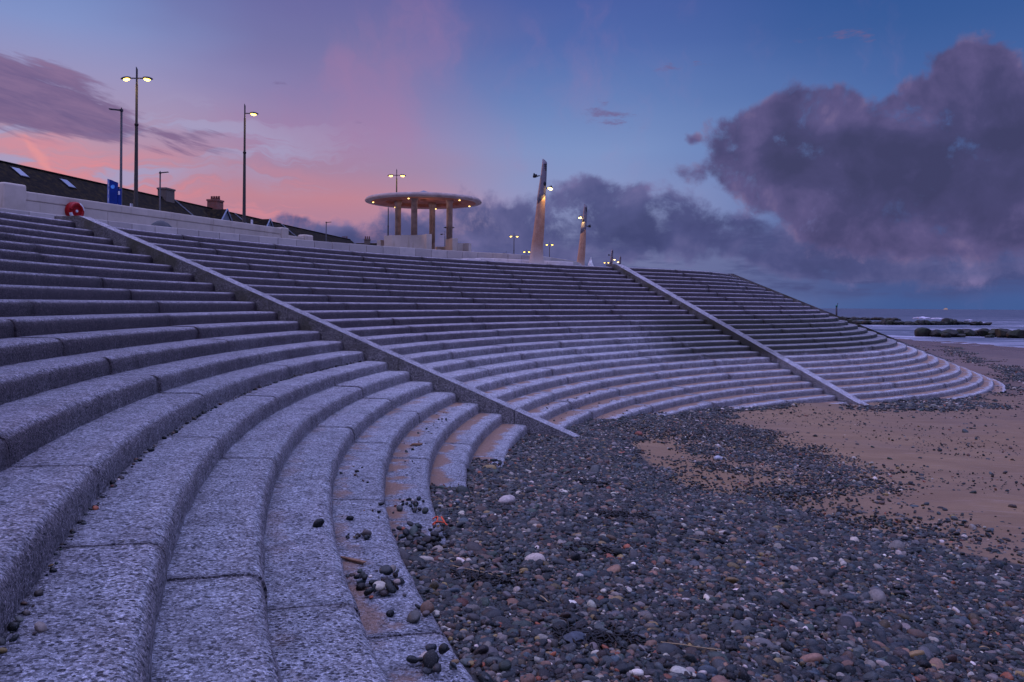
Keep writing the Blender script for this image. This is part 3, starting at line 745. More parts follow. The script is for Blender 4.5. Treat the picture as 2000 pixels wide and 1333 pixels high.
# lifebuoy housing on the wall
lb = at(146, 413.6, 31.25); nrm = Vector((dv.y, -dv.x, 0)).normalized()
base = pa+dv*.139; base.z = at(147, 413.6, base.y).z
root = thing('lifebuoy', 'round red and white lifebuoy in a housing on the cream wall', 'lifebuoy', base+nrm*.165, math.atan2(nrm.y, nrm.x))
RY = Matrix.Rotation(R(90), 4, 'Y')
def disc(name, prof, mat, par, n=40):
    bm = bmesh.new(); lathe(bm, prof, n); bmesh.ops.transform(bm, matrix=RY, verts=bm.verts); return mesh_obj(name, bm, mat, par, smooth=False, bevel=0)
disc('housing', [(0,.32),(.12,.335),(.17,.33),(.20,.30)], M['red'], root)
def ring(a0, a1, r, rr, mat, name, xoff, n=24):
    bm = bmesh.new(); pts = [(xoff, r*math.cos(a0+(a1-a0)*i/n), r*math.sin(a0+(a1-a0)*i/n)) for i in range(n+1)]; tube(bm, pts, rr, 10); return mesh_obj(name, bm, mat, root, smooth=True)
ring(0, 2*math.pi, .25, .062, M['red'], 'ring', .20, 40)
ring(.15, 1.2, .26, .064, M['white'], 'band', .201); ring(math.pi+.25, math.pi+1.2, .26, .064, M['white'], 'band', .201)
ring(0, 2*math.pi, .15, .012, M['red'], 'grab_ring', .205, 30)
disc('hub', [(.195,.05),(.225,.045),(.23,.02)], M['white'], root, 24)

# dark dome between the walls
dm = at(313, 447, 29.2); bm = bmesh.new(); lathe(bm, [(0,.62),(.12,.60),(.28,.53),(.45,.40),(.58,.24),(.64,.10),(.655,.02)], 32)
o = mesh_obj('domed_bollard', bm, simple('dark_dome', (.022,.024,.032,1), .45, var=.2), smooth=True); o.location = (dm.x, dm.y, 1.80); o.scale = (1.05,1.05,1.42)
tag(o, 'dark grey domed lump between the block wall and cream wall', 'dome')

# ------------------------------------------------------------------ blue information sign
s0 = at(209, 408, 37.5)
root = thing('information_sign', 'tall dark blue sign panel with pale disc behind the cream wall', 'sign', (s0.x, s0.y, 1.80), R(0))
hz = at(209, 350, 37.5).z-1.80
bm = bmesh.new()
prof = [(0,0),(.43,0),(.43,hz-.15),(.30,hz-.11),(.18,hz-.05),(0,hz)]
fr = [bm.verts.new((x,-.04,z)) for x, z in prof]; bk = [bm.verts.new((x,.04,z)) for x, z in prof]
bm.faces.new(fr); bm.faces.new(bk[::-1])
for i in range(len(prof)): bm.faces.new((fr[i], fr[(i+1)%len(prof)], bk[(i+1)%len(prof)], bk[i]))
mesh_obj('panel', bm, M['blue'], root)
bm = bmesh.new(); box(bm, (.045,-.046,hz/2), (.085,.012,hz-.06)); mesh_obj('edge_strip', bm, M['signstrip'], root)
for i in range(7):
    bm = bmesh.new(); box(bm, (.05,-.054,hz-.25-.32*i), (.022,.006,.16+.05*(i%2))); mesh_obj('mark', bm, M['white'], root)
bm = bmesh.new(); lathe(bm, [(0,.085),(.012,.085)], 24); bmesh.ops.transform(bm, matrix=Matrix.Translation((.235,-.042,hz-.34)) @ Matrix.Rotation(R(90), 4, 'X'), verts=bm.verts); mesh_obj('emblem', bm, M['paleblue'], root)
bm = bmesh.new(); box(bm, (.49,.02,(hz-.42)/2), (.18,.05,hz-.42)); mesh_obj('side_panel', bm, M['blue'], root, bevel=.01)
bm = bmesh.new(); box(bm, (.49,-.01,hz-.60), (.08,.01,.16)); mesh_obj('notice', bm, M['white'], root)

# ------------------------------------------------------------------ promenade lamps
def lathe_obj(name, prof, mat, par, n=14, c=(0,0,0)):
    bm = bmesh.new(); lathe(bm, prof, n, c); return mesh_obj(name, bm, mat, par, smooth=True)
def lamp_head(par, x, sgn, z, lit):
    bm = bmesh.new(); bmesh.ops.create_uvsphere(bm, u_segments=20, v_segments=10, radius=1)
    for v in bm.verts:
        if v.co.z < 0: v.co.z *= .35
        v.co.z *= 1; v.co.y *= 1-.25*max(0, v.co.x*sgn)
    bmesh.ops.transform(bm, matrix=Matrix.Translation((x,0,z)) @ Matrix.Rotation(R(8)*sgn, 4, 'Y') @ Matrix.Diagonal((.235,.14,.085,1)), verts=bm.verts)
    hd = mesh_obj('lamp_head', bm, M['dark'], par, smooth=True)
    bm = bmesh.new(); bmesh.ops.create_uvsphere(bm, u_segments=16, v_segments=8, radius=1)
    bmesh.ops.transform(bm, matrix=Matrix.Translation((x-.03*sgn,0,z-.034)) @ Matrix.Rotation(R(8)*sgn, 4, 'Y') @ Matrix.Diagonal((.135,.10,.068,1)), verts=bm.verts)
    mesh_obj('lens', bm, M['lamp_glow'] if lit else M['steel'], hd, smooth=True)
def promenade_lamp(label, x, y, arms, lit, H=8.05, z0=1.80, group='promenade lamps', plate=None):
    t_ = thing('street_lamp', label, 'street lamp', (x, y, z0), 0, group); H = H+.4
    lathe_obj('pole', [(0,.115),(1.35,.11),(1.36,.095),(H*.70,.065),(H*.70+.01,.055),(H-.75,.052)], M['steel'], t_)
    lathe_obj('collar', [(H*.70-.03,.085),(H*.70+.05,.085)], M['steel'], t_)
    bm = bmesh.new(); v = box(bm, (0,0,H-.40), (.05,.09,.80))
    for q in bm.verts:
        if q.co.z > H-.1 and q.co.x > 0: q.co.z -= .10
    mesh_obj('blade', bm, M['blackpole'], t_)
    for sgn in arms:
        bm = bmesh.new(); box(bm, (sgn*.16,0,H-.50), (.30,.04,.045)); mesh_obj('arm', bm, M['blackpole'], t_)
        lamp_head(t_, sgn*.48, sgn, H-.51, lit)
    if plate: 
        bm = bmesh.new(); box(bm, (plate, -.05, 2.15), (.05, .22, .62)); mesh_obj('sign_plate', bm, M['white'], t_)
    return t_
def light(name, loc, col, power, radius=.08, parent=None, spot=None, direction=None):
    l = bpy.data.lights.new(name, 'SPOT' if spot else 'POINT'); l.energy = power; l.color = col; l.shadow_soft_size = radius
    if spot: l.spot_size = spot; l.spot_blend = .6
    o = bpy.data.objects.new(name, l); o.location = loc
    if direction is not None: o.rotation_euler = Vector(direction).to_track_quat('-Z', 'Y').to_euler()
    COL.objects.link(o)
    if parent: o.parent = parent
    return o
AMB = (1.0,.68,.22)
la = at(264, 131, 38.); A_l = promenade_lamp('tall double headed lit lamp beside the blue sign', la.x, la.y, (-1,1), True, la.z-1.80-.4, plate=-.17)
lb_ = at(475.5, 203, 45.); B_l = promenade_lamp('tall lit lamp with one head reaching toward the sea, before the gabled houses', lb_.x, lb_.y, (1,), True, lb_.z-1.80-.4, plate=.42)
lc = at(773, 330, 66.3); C_l = promenade_lamp('lit double lamp rising behind the bandstand roof', lc.x, lc.y, (-1,1), True, lc.z-1.80-.4)
for lm, sg in ((A_l,(-1,1)), (B_l,(1,)), (C_l,(-1,1))):
    Hh = 8.45
    for s_ in sg: light('lamp_light', (s_*.36, -.02, Hh-.78), AMB, 16, .06, lm)
def far(px, py, label, src, h=8.45):
    Y = 8.45*F/(YH+SL*(px-1000)-py+0)*1.0
    Y = (h+1.80)*F/(YH+SL*(px-1000)-py)
    o = copy_tree(src); o.location = ((px-1000)*Y/F, Y, 1.80); o['label'] = label; return o
# far copies share C's geometry (without its lights)
C_proto = [c for c in C_l.children if c.type == 'MESH']
def far_lamp(px, py, label):
    Y = (8.45+1.80)*F/(YH+SL*(px-1000)-py)
    r_ = thing('street_lamp', label, 'street lamp', ((px-1000)*Y/F, Y, 1.80), 0, 'promenade lamps')
    for ch in C_proto:
        c = ch.copy(); COL.objects.link(c); c.parent = r_
        for g_ in ch.children:
            d = g_.copy(); COL.objects.link(d); d.parent = c
    return r_
far_lamp(1003, 455, 'lit double lamp between the bandstand and the nearer mast, tallest of the three there')
far_lamp(1072.5, 472, 'small lit double lamp just past the nearer mast, on its seaward side')
far_lamp(1028, 487, 'smallest lit double lamp half hidden by the nearer mast foot')
far_lamp(1184, 509, 'tiny lit lamp low beside the far pair of masts')
def far_unlit(px, py, arms, label):
    Y = (8.45+1.80)*F/(YH+SL*(px-1000)-py)
    return promenade_lamp(label, (px-1000)*Y/F, Y, arms, False, 8.05)
far_unlit(876, 437, (-1,1), 'unlit double lamp seen behind the seaward bandstand column')
far_unlit(868, 451, (-1,), 'unlit single headed lamp in the gap between bandstand columns')
far_unlit(988, 490, (-1,), 'tiny unlit lamp peeping over the block wall right of the bandstand')
far_unlit(757, 393, (1,), 'dark lamp post whose head hides behind the bandstand roof')
def road_lamp(px, py, sgn, label):
    Y = 11.*F/(YH+SL*(px-1000)-py)
    t_ = thing('road_lamp', label, 'street lamp', ((px-1000)*Y/F, Y, 1.80), 0, 'unlit road lamps by the houses')
    H = 9.2
    lathe_obj('pole', [(0,.12),(1.6,.115),(1.62,.085),(H-.05,.06)], M['blackpole'], t_)
    bm = bmesh.new(); box(bm, (sgn*.36,0,H), (.68,.22,.07), 0); 
    for v in bm.verts: v.co.z += abs(v.co.x)*.10; v.co.y *= 1-.25*abs(v.co.x)
    box(bm, (0,0,H), (.16,.14,.14)); mesh_obj('lamp_head', bm, M['blackpole'], t_, bevel=.015)
    bm = bmesh.new(); lathe(bm, [(0,.03),(.09,.03)], 10, (0,0,H+.07)); mesh_obj('sensor', bm, M['blackpole'], t_)
road_lamp(234.5, 216, -1, 'slim dark unlit road lamp just left of the tall double lamp')
road_lamp(311, 338, 1, 'short dark unlit road lamp before the tan chimney')
road_lamp(636, 435, 1, 'small dark unlit road lamp between the gables and the bandstand')

# ------------------------------------------------------------------ sculptural light masts
def ring_loft(bm, rings, n=28, cap=True):
    RR = []
    for (z, cx, rx, ry, tilt) in rings:
        RR.append([bm.verts.new((cx+rx*math.cos(2*math.pi*i/n), ry*math.sin(2*math.pi*i/n), z+tilt*math.cos(2*math.pi*i/n))) for i in range(n)])
    for a, b_ in zip(RR, RR[1:]):
        for i in range(n): bm.faces.new((a[i], a[(i+1)%n], b_[(i+1)%n], b_[i]))
    if cap: bm.faces.new(RR[0][::-1]); bm.faces.new(RR[-1])
def flood(par, x, z, sgn, lit, side):
    t_ = bmesh.new(); box(t_, (sgn*.10,0,0), (.2,.05,.05)); box(t_, (sgn*.22,-.04,.03), (.18,.2,.12)); box(t_, (sgn*.24,.02,.12), (.08,.08,.09))
    bmesh.ops.transform(t_, matrix=Matrix.Translation((x,side,z)) @ Matrix.Rotation(R(14)*sgn, 4, 'Y'), verts=t_.verts)
    f_ = mesh_obj('floodlight', t_, M['dark'], par, bevel=.02)
    t_ = bmesh.new(); bmesh.ops.create_uvsphere(t_, u_segments=14, v_segments=8, radius=1)
    bmesh.ops.transform(t_, matrix=Matrix.Translation((x+sgn*.22,side-.05,z-.045)) @ Matrix.Rotation(R(14)*sgn, 4, 'Y') @ Matrix.Diagonal((.115,.115,.065,1)), verts=t_.verts)
    mesh_obj('lens', t_, M['lamp_warm'] if lit else M['steel'], f_, smooth=True)
def mast(label, x, y, z0, lit_right, lamp_on=True):
    t_ = thing('light_mast', label, 'light mast', (x, y, z0), 0, 'sculptural light masts')
    k = .02354; cx = lambda px: (px-1047)*k
    bm = bmesh.new()
    ring_loft(bm, [(-.15,cx(1047.5),.40,.40,0),(.0,cx(1047.5),.385,.385,0),(.12,cx(1047.5),.36,.36,0),(.3,cx(1047.3),.322,.32,0),(.55,cx(1047.6),.295,.295,0),(.95,cx(1048.7),.27,.27,0),(1.5,cx(1051),.25,.25,0),(1.9,cx(1052.4),.237,.237,0),(2.4,cx(1054),.212,.212,0),(2.9,cx(1055.3),.192,.192,0),(3.2,cx(1056),.178,.178,0)])
    mesh_obj('column', bm, M['mast'], t_, smooth=True)
    sl = (.22 if lit_right else -.22)
    bm = bmesh.new(); n = 28
    ring_loft(bm, [(2.98 if lit_right else 3.0,cx(1055.5),.205,.205,sl if lit_right else .18),(3.3,cx(1056.4),.188,.188,sl*.2),(3.7,cx(1058.3),.165,.165,0),(4.25,cx(1060.3),.135,.135,0),(4.62,cx(1061.4),.117,.117,0),(4.80,cx(1061.9),.108,.108,-.09)])
    mesh_obj('metal_sleeve', bm, M['sleeve'], t_, smooth=True)
    bm = bmesh.new()
    for i in range(4): box(bm, (cx(1062.4)+.02, -.098-.004*i, 4.36+.085*i), (.12,.05,.034))
    mesh_obj('louvres', bm, M['dark'], t_)
    bm = bmesh.new(); ring_loft(bm, [(4.715,cx(1062.2),.088,.088,-.075),(4.812,cx(1062),.092,.092,-.078)], 20); mesh_obj('top_opening', bm, M['dark'], t_)
    bm = bmesh.new(); ss = 1 if lit_right else -1
    bmesh.ops.create_uvsphere(bm, u_segments=16, v_segments=10, radius=1); bmesh.ops.transform(bm, matrix=Matrix.Translation((cx(1058.5)+ss*.07,-.115,3.72)) @ Matrix.Diagonal((.085,.06,.12,1)), verts=bm.verts)
    mesh_obj('scoop', bm, M['dark'], t_, smooth=True)
    if lit_right:
        flood(t_, cx(1058)+.13, 3.55, 1, True, -.08); flood(t_, cx(1058.6)-.14, 4.12, -1, False, 0)
    else:
        flood(t_, cx(1059.5)-.10, 3.98, -1, True, -.08); flood(t_, cx(1056.6)+.17, 3.38, 1, False, 0)
    if lamp_on:
        sx = 1 if lit_right else -1; zz = 3.40 if lit_right else 3.84
        light('floodlight_beam', (cx(1059)+sx*(.24 if lit_right else .24), -.30, zz), (1.,.68,.20), 50, .04, t_, R(70), (-sx*.30,.22,-1))
    return t_
m1 = at(1047, 515.5, 40.); mast('nearest tall tapering concrete light mast, its floodlight lit on the seaward side', m1.x, m1.y, 1.80, True)
m2 = at(1132.5, 514, 60.); mast('second tapering light mast, its floodlight lit on the landward side', m2.x, m2.y, 2.05, False)
m3 = at(1190, 515, 111.); mast('far light mast, taller of the distant pair by the second dividing wall top', m3.x, m3.y, 2.25, True, False)
m4 = at(1206.5, 520, 126.); mast('most distant light mast, shorter of the pair by the second dividing wall top', m4.x, m4.y, 2.25, False, False)

# pale peaked sculpture on the promenade
sp_ = at(1154, 518, 95.); bm = bmesh.new()
ring_loft(bm, [(0,0,.55,.4,0),(1.2,.02,.42,.34,0),(2.0,-.02,.30,.25,.05),(2.4,-.12,.24,.2,.1),(2.75,-.05,.10,.10,.05),(3.0,.0,.02,.02,0)], 10)
for v in bm.verts: v.co += Vector((random.uniform(-.06,.06), random.uniform(-.06,.06), random.uniform(-.05,.05)))
ztop = at(1154, 503.5, 95.).z
o = mesh_obj('sculpture', bm, M['whitestone'], smooth=False); o.location = (sp_.x, 95., 1.80); o.scale = (1,1,(ztop-1.80)/3.0)
tag(o, 'pale peaked rock like sculpture on the promenade between the masts', 'sculpture')

# ------------------------------------------------------------------ bandstand shelter
bc = at(826, 395, 47.); g0 = 1.80
root = thing('bandstand', 'round mushroom roofed concrete bandstand on four columns with curved seat walls', 'bandstand', (bc.x, bc.y, g0))
zc = bc.z-g0; RC_ = 3.14
bm = bmesh.new(); n = 72
RB = RC_; prof = [(-.055,RB-.32),(-.06,RB-.10),(-.045,RB-.03),(.0,RB),(.07,RB-.02),(.15,RB-.10),(.185,RB-.35),(.20,1.6),(.21,1.2)]
lathe(bm, prof, n, (0,0,zc), cap=False)
bm.faces.new([v for v in bm.verts if abs(v.co.z-(zc+.21)) < 1e-4][:n])
mesh_obj('canopy', bm, M['canopy'], root, smooth=True)
bm = bmesh.new(); lathe(bm, [(-.054,RC_-.315),(-.05,2.15),(-.03,2.05),(.10,1.95),(.12,.2)], n, (0,0,zc), cap=False)
mesh_obj('soffit', bm, M['canopy_under'], root, smooth=False)
bm = bmesh.new(); lathe(bm, [(.19,1.25),(.40,.65),(.54,.22),(.62,.03)], 24, (0,0,zc)); mesh_obj('roof_cone', bm, M['lead'], root)
for a in (-17, -103, 163, 77):
    x, y = 1.5*math.cos(R(a)), 1.5*math.sin(R(a))
    lathe_obj('column', [(-.3,.165),(zc-.10,.165),(zc-.06,.21),(zc+.11,.21)], M['column'], root, 22, (x,y,0))
for px, py in ((727.5,395),(763,406),(796.5,387.5),(854,410),(896,391),(924,403.5),(941-9,396)):
    if px > 930: continue
    zz = bc.z-.06; Y = (zz)*F/(YH+SL*(px-1000)-py); X = (px-1000)*Y/F; v = Vector((X-bc.x, Y-bc.y)); v *= min(1, 2.72/v.length)
    bm = bmesh.new(); lathe(bm, [(-.035,.035),(0,.045)], 14, (v.x, v.y, zc-.062)); mesh_obj('downlight', bm, M['down_glow'], root)
light('canopy_light', (.2,-.6,zc-.75), (1.,.62,.42), 13, .35, root)
kx = 47/F
def swall(pts, h, w=.28, mat='cream'):
    bm = bmesh.new(); P = [Vector((a*kx, b_, 0)) for a, b_ in pts]; L_, R_ = [], []
    for i, p in enumerate(P):
        d = (P[min(i+1, len(P)-1)]-P[max(i-1, 0)]).normalized(); nn = Vector((-d.y, d.x, 0))*w/2
        L_.append(p+nn); R_.append(p-nn)
    rings = [[bm.verts.new((*l.xy, 0)), bm.verts.new((*l.xy, h)), bm.verts.new((*r_.xy, h)), bm.verts.new((*r_.xy, 0))] for l, r_ in zip(L_, R_)]
    for a, b_ in zip(rings, rings[1:]):
        for i in range(4): bm.faces.new((a[i], a[(i+1)%4], b_[(i+1)%4], b_[i]))
    bm.faces.new(rings[0]); bm.faces.new(rings[-1][::-1])
    mesh_obj('seat_wall', bm, M[mat], root, bevel=.02)
hw = at(826, 460.5, 45.2).z-g0
swall([(-66,-1.3),(-50,-1.65),(-34,-1.88),(-18,-1.92),(-4,-1.95),(8,-2.15),(16,-2.45),(21,-2.85)], hw)
swall([(-90,.55),(-80,.95),(-66,1.15),(-40,1.3)], hw-.08)
swall([(22,.9),(34,1.05),(46,.8)], hw-.40)
swall([(50,-.8),(58,-1.15),(66,-1.75)], hw-.12)
swall([(66,-.6),(78,-.35),(92,-.55)], hw-.30)

# ------------------------------------------------------------------ houses behind the promenade
def house(label, y0, y1, zr, chim=None, dormer=None, sky=(), group='terraced houses along the road', half=5.2, pitch=38):
    def ridge(y): return Vector((-37.0+(y-62.8)*.153, y, 0))
    a, b_ = ridge(y0), ridge(y1); d = (b_-a); L = d.length; rz = math.atan2(d.y, d.x)
    # local frame: +x along the ridge (away), -y faces the promenade
    t_ = thing('terraced_house', label, 'house', (a.x, a.y, 1.80), rz, group)
    h = zr-1.80; drop = half*math.tan(R(pitch)); he = h-drop
    bm = bmesh.new(); box(bm, (L/2,0,he/2), (L-.05, half*2-.7, he)); mesh_obj('wall', bm, M['housewall'], t_)
    bm = bmesh.new(); uvl = bm.loops.layers.uv.new('UVMap')
    sl = half/math.cos(R(pitch))
    for s_ in (-1, 1):
        v = [bm.verts.new(p) for p in ((0.01,0,h),(L-.01,0,h),(L-.01,s_*half,he),(0.01,s_*half,he))]
        f_ = bm.faces.new(v if s_ < 0 else v[::-1])
        for lp in f_.loops: lp[uvl].uv = (lp.vert.co.x, (h-lp.vert.co.z)/math.sin(R(pitch)))
    for x in (0.01, L-.01): bm.faces.new([bm.verts.new(p) for p in ((x,-half,he),(x,half,he),(x,0,h))])
    rf = mesh_obj('roof', bm, M['roof'], t_)
    bm = bmesh.new(); tube(bm, [(0,0,h+.03),(L,0,h+.03)], .09, 8); mesh_obj('ridge_tiles', bm, M['roof'], rf)
    if chim:
        cx, w, dd, hh, mat, pots = chim
        bm = bmesh.new(); box(bm, (cx,0,h+hh/2-.45), (w,dd,hh+.9)); box(bm, (cx,0,h+hh-.10), (w+.14,dd+.14,.16)); 
        ch = mesh_obj('chimney', bm, M[mat], rf)
        for i in range(pots):
            bm = bmesh.new(); yy = (i-(pots-1)/2)*dd/max(pots,1); lathe(bm, [(0,.11),(.05,.13),(.38,.10),(.42,.12)], 12, (cx,yy,h+hh-.02)); mesh_obj('chimney_pot', bm, M['pot'], ch, smooth=True)
    for sx, w, up in sky:
        bm = bmesh.new(); 
        c = Vector((sx, -half*up, h-drop*up)); Mx = Matrix.Translation(c) @ Matrix.Rotation(R(pitch), 4, 'X')
        box(bm, (0,0,.03), (w,1.15,.10), M=Mx); fr_ = mesh_obj('roof_window', bm, M['dark'], rf)
        bm = bmesh.new(); box(bm, (0,0,.092), (w-.12,1.0,.02), M=Mx); mesh_obj('pane', bm, M['skyglass'], fr_)
    if dormer:
        dx, wd, up = dormer; zr2 = h-.35; yf = -half*up-.9; he2 = zr2-wd*.5*math.tan(R(46)); yb = -.3
        bm = bmesh.new(); uvl = bm.loops.layers.uv.new('UVMap')
        for s_ in (-1, 1):
            v = [bm.verts.new(p) for p in ((dx,yb,zr2),(dx,yf,zr2),(dx+s_*wd/2,yf,he2),(dx+s_*wd/2,yb-half*.5,he2))]
            f_ = bm.faces.new(v)
            for lp in f_.loops: lp[uvl].uv = (lp.vert.co.y, (zr2-lp.vert.co.z)*1.3)
        dm_ = mesh_obj('dormer', bm, M['roof'], t_)
        bm = bmesh.new(); bm.faces.new([bm.verts.new(p) for p in ((dx,yf+.12,zr2-.05),(dx-wd/2+.1,yf+.12,he2),(dx-wd/2+.1,yf+.12,he2-1.6),(dx+wd/2-.1,yf+.12,he2-1.6),(dx+wd/2-.1,yf+.12,he2))]); mesh_obj('gable', bm, M['lead'], dm_)
        for s_ in (-1, 1):
            bm = bmesh.new(); tube(bm, [(dx,yf-.02,zr2+.02),(dx+s_*(wd/2+.12),yf-.02,he2-.12)], .085, 4); mesh_obj('bargeboard', bm, M['trim'], dm_)
        bm = bmesh.new(); box(bm, (dx,yf+.06,he2-.55), (wd*.5,.08,.9)); wn = mesh_obj('window', bm, M['trim'], dm_)
        bm = bmesh.new(); box(bm, (dx,yf+.01,he2-.55), (wd*.5-.16,.02,.75)); mesh_obj('pane', bm, M['pane'], wn)
        bm = bmesh.new(); tube(bm, [(dx-wd/2-.15,yb-half*.42,he2+.02),(dx,yb,zr2+.03)], .05, 5); mesh_obj('valley_flashing', bm, M['lead'], dm_)
    # party wall flashing at the far end
    bm = bmesh.new(); tube(bm, [(L-.05,-.1,h+.02),(L-.05,-half,he+.05)], .07, 5); mesh_obj('flashing', bm, M['lead'], rf)
    return t_
def ry(px, py, z=10.0): return z*F/(YH+SL*(px-1000)-py)
yA = ry(330, 392)
house('long dark slate roofed house with two rooflights, nearest of the row', 44, yA, 10.0, chim=(yA-44-1.0, 1.5, .9, 1.0, 'tanbrick', 0), sky=((ry(25,322)-44-.2, .95, .17), (ry(85,334)-44+2.0, .95, .20)))
yB = ry(448, 418)
house('dark roofed house with red brick chimney and white gabled dormer', yA, yB, 10.0, chim=(ry(418,410)-yA, 1.5, 1.1, 1.05, 'redbrick', 4), dormer=(4.9, 4.2, .42))
yC = ry(520, 438)
house('dark roofed house with small white gabled dormer beside the single lamp', yB, yC, 10.0, dormer=(2.7, 3.6, .42))
house('far plain dark roofed house sloping away toward the bandstand', yC+.1, ry(640, 468), 9.95)
# farther terrace seen end on
fz = at(700, 472, 150.)
t_ = thing('terraced_house', 'low distant dark roofline with two clusters of chimney pots', 'house', (at(652,470,150).x, 150., 1.80), 0)
Lf = at(745,470,150).x-at(652,470,150).x; hf = fz.z-1.80
bm = bmesh.new(); box(bm, (Lf/2,4,2.4), (Lf,8,4.8)); mesh_obj('wall', bm, M['housewall'], t_)
bm = bmesh.new(); uvl = bm.loops.layers.uv.new('UVMap'); V_ = [(0,-.2,4.7),(Lf,-.2,4.7),(Lf,4,hf),(0,4,hf),(0,8.2,4.7),(Lf,8.2,4.7)]; vv = [bm.verts.new(p) for p in V_]
for q in ((0,1,2,3),(3,2,5,4),(0,3,4),(1,5,2)):
    f_ = bm.faces.new([vv[i] for i in q])
    for lp in f_.loops: lp[uvl].uv = (lp.vert.co.x, lp.vert.co.y)
rf = mesh_obj('roof', bm, M['roof'], t_)
for px in (664, 709):
    cx = at(px,470,150).x-at(652,470,150).x
    bm = bmesh.new(); box(bm, (cx,4,hf+.1), (1.0,.6,1.2)); box(bm, (cx,4,hf+.6), (1.15,.75,.15)); ch = mesh_obj('chimney', bm, M['tanbrick'], rf)
    for i in range(3):
        bm = bmesh.new(); lathe(bm, [(0,.10),(.04,.12),(.5,.09),(.55,.11)], 10, (cx+(i-1)*.34,4,hf+.65)); mesh_obj('chimney_pot', bm, M['pot'], ch, smooth=True)

# ------------------------------------------------------------------ rock groynes, marker, ship
def boulder_mesh(seed):
    bm = bmesh.new(); bmesh.ops.create_icosphere(bm, subdivisions=4, radius=1); rs = random.Random(seed)
    planes = [(Vector((rs.gauss(0,1), rs.gauss(0,1), rs.gauss(0,.8))).normalized(), rs.uniform(.62,.9)) for _ in range(13)]
    for v in bm.verts:
        for nn, d in planes:
            e = v.co.dot(nn)-d
            if e > 0: v.co -= nn*e*.93
        v.co *= 1+.03*math.sin(v.co.x*9+seed)*math.sin(v.co.y*8)
    me_ = bpy.data.meshes.new('boulder'); bmesh.ops.recalc_face_normals(bm, faces=bm.faces); bm.to_mesh(me_); bm.free(); me_.materials.append(M['rock'])
    me_.polygons.foreach_set('use_smooth', [True]*len(me_.polygons)); return me_
BM = [boulder_mesh(s_) for s_ in range(6)]
rb = random.Random(4)
def boulder(px, pyb, pyt, w, zsea, label, group):
    Y = -SEA*F/(pyb-YH-SL*(px-1000)); s_ = Y/F; hh = (pyb-pyt)*s_
    o = link(bpy.data.objects.new('boulder', rb.choice(BM))); o.location = ((px-1000)*s_, Y+w*s_*.3, SEA+hh*.42)
    o.scale = (w*s_*.80, w*s_*.62, hh*.74); o.rotation_euler = (rb.uniform(-.2,.2), rb.uniform(-.2,.2), rb.uniform(0,.6)); return tag(o, label, 'boulder', group)
NG = 'boulders of the nearer rock groyne'
near_rocks = [(1807,658,642.5,24,'bold rounded end boulder of the nearer groyne, at its landward tip'),(1833,658.5,646,22,'second boulder from the landward tip of the nearer groyne'),
 (1859,659,646,32,'broad green topped boulder of the nearer groyne'),(1876,658,644.5,13,None),(1895,657.5,645,26,None),(1912,657,646.5,16,None),(1926,658,643.8,20,None),(1943,658.5,644,18,None),(1954,658,648,16,None),(1967,660,643,26,'tallest boulder of the nearer groyne, at the photo edge'),(1990,661,646,26,None),(2012,661,646,24,None),(2036,662,645,26,None),(1880,659.5,653,14,None),(1850,660,653,14,None),(1936,660,655,14,None)]
for px, b0, t0, w, lab in near_rocks: boulder(px, b0, t0, w, SEA, lab or 'dark wet boulder along the nearer rock groyne, among like boulders', NG)
FG = 'boulders of the farther rock groyne'
for i in range(44):
    f_ = i/43; px = 1642+f_*288; yb = 633.5+2.0*math.sin(f_*3.0) if f_ < .9 else 636
    yt = yb-rb.uniform(5, 9)*(1 if f_ < .8 else .75)-(3 if abs(px-1856) < 8 else 0)
    boulder(px, yb, yt, rb.uniform(11, 17), SEA, 'small dark boulder along the farther rock groyne, among like boulders', FG)
for i in range(26):
    px = 1640+i*4.6; yb = 624+.08*(px-1640)*.3
    boulder(px, yb, yb-rb.uniform(3, 5.5), rb.uniform(8, 12), SEA, 'tiny dark boulder in the low outer line behind the farther groyne', 'boulders of the outer rock line')
# foam thrown up beyond the rocks
def foam(px, py, w, h, label, seed):
    Y = -SEA*F/(py-YH-SL*(px-1000)); s_ = Y/F; bm = bmesh.new(); rs = random.Random(seed)
    bmesh.ops.create_icosphere(bm, subdivisions=4, radius=1)
    for v in bm.verts: v.co *= 1+.25*math.sin(v.co.x*6+seed)*math.sin(v.co.y*5+seed)+rs.uniform(-.05,.05)
    o = mesh_obj('breaking_wave', bm, M['foam'], smooth=True); o.location = ((px-1000)*s_, Y, SEA); o.scale = (w*s_*.75, w*s_*.5, h*s_*.7); return tag(o, label, 'wave', 'white breaking waves')
foam(1801, 623, 20, 5.2, 'larger white breaking wave beyond the farther groyne', 1)
foam(1832, 623.5, 17, 3.2, 'smaller white breaking wave just right of the larger one', 2)
foam(1902, 631, 26, 2.6, 'white wash of a wave breaking over the outer end of the farther groyne', 3)
foam(1893, 626, 8, 1.8, 'faint little white wave crest out past the groynes', 4)
mk = at(1634, 616, 215.)
root = thing('groyne_marker', 'thin dark marker post with green top at the landward end of the groyne', 'marker post', (mk.x, mk.y, SEA))
zt = at(1634, 597, 215.).z-SEA
lathe_obj('pole', [(0,.22),(zt-.25,.20)], M['blackpole'], root, 12); lathe_obj('green_cap', [(zt-.25,.26),(zt+.05,.26)], M['green'], root, 12)
bm = bmesh.new(); box(bm, (.22,0,zt+.28), (.08,.08,.5)); box(bm, (.30,0,zt+.50), (.25,.08,.08)); mesh_obj('topmark', bm, M['blackpole'], root)
sh = at(1847, 603, 1500.)
root = thing('ship', 'tiny pale lit ship on the horizon', 'ship', (sh.x, 1500., SEA))
bm = bmesh.new(); box(bm, (0,0,1.0), (7.,2.4,1.0)); mesh_obj('hull', bm, M['shipglow'], root, bevel=.3)
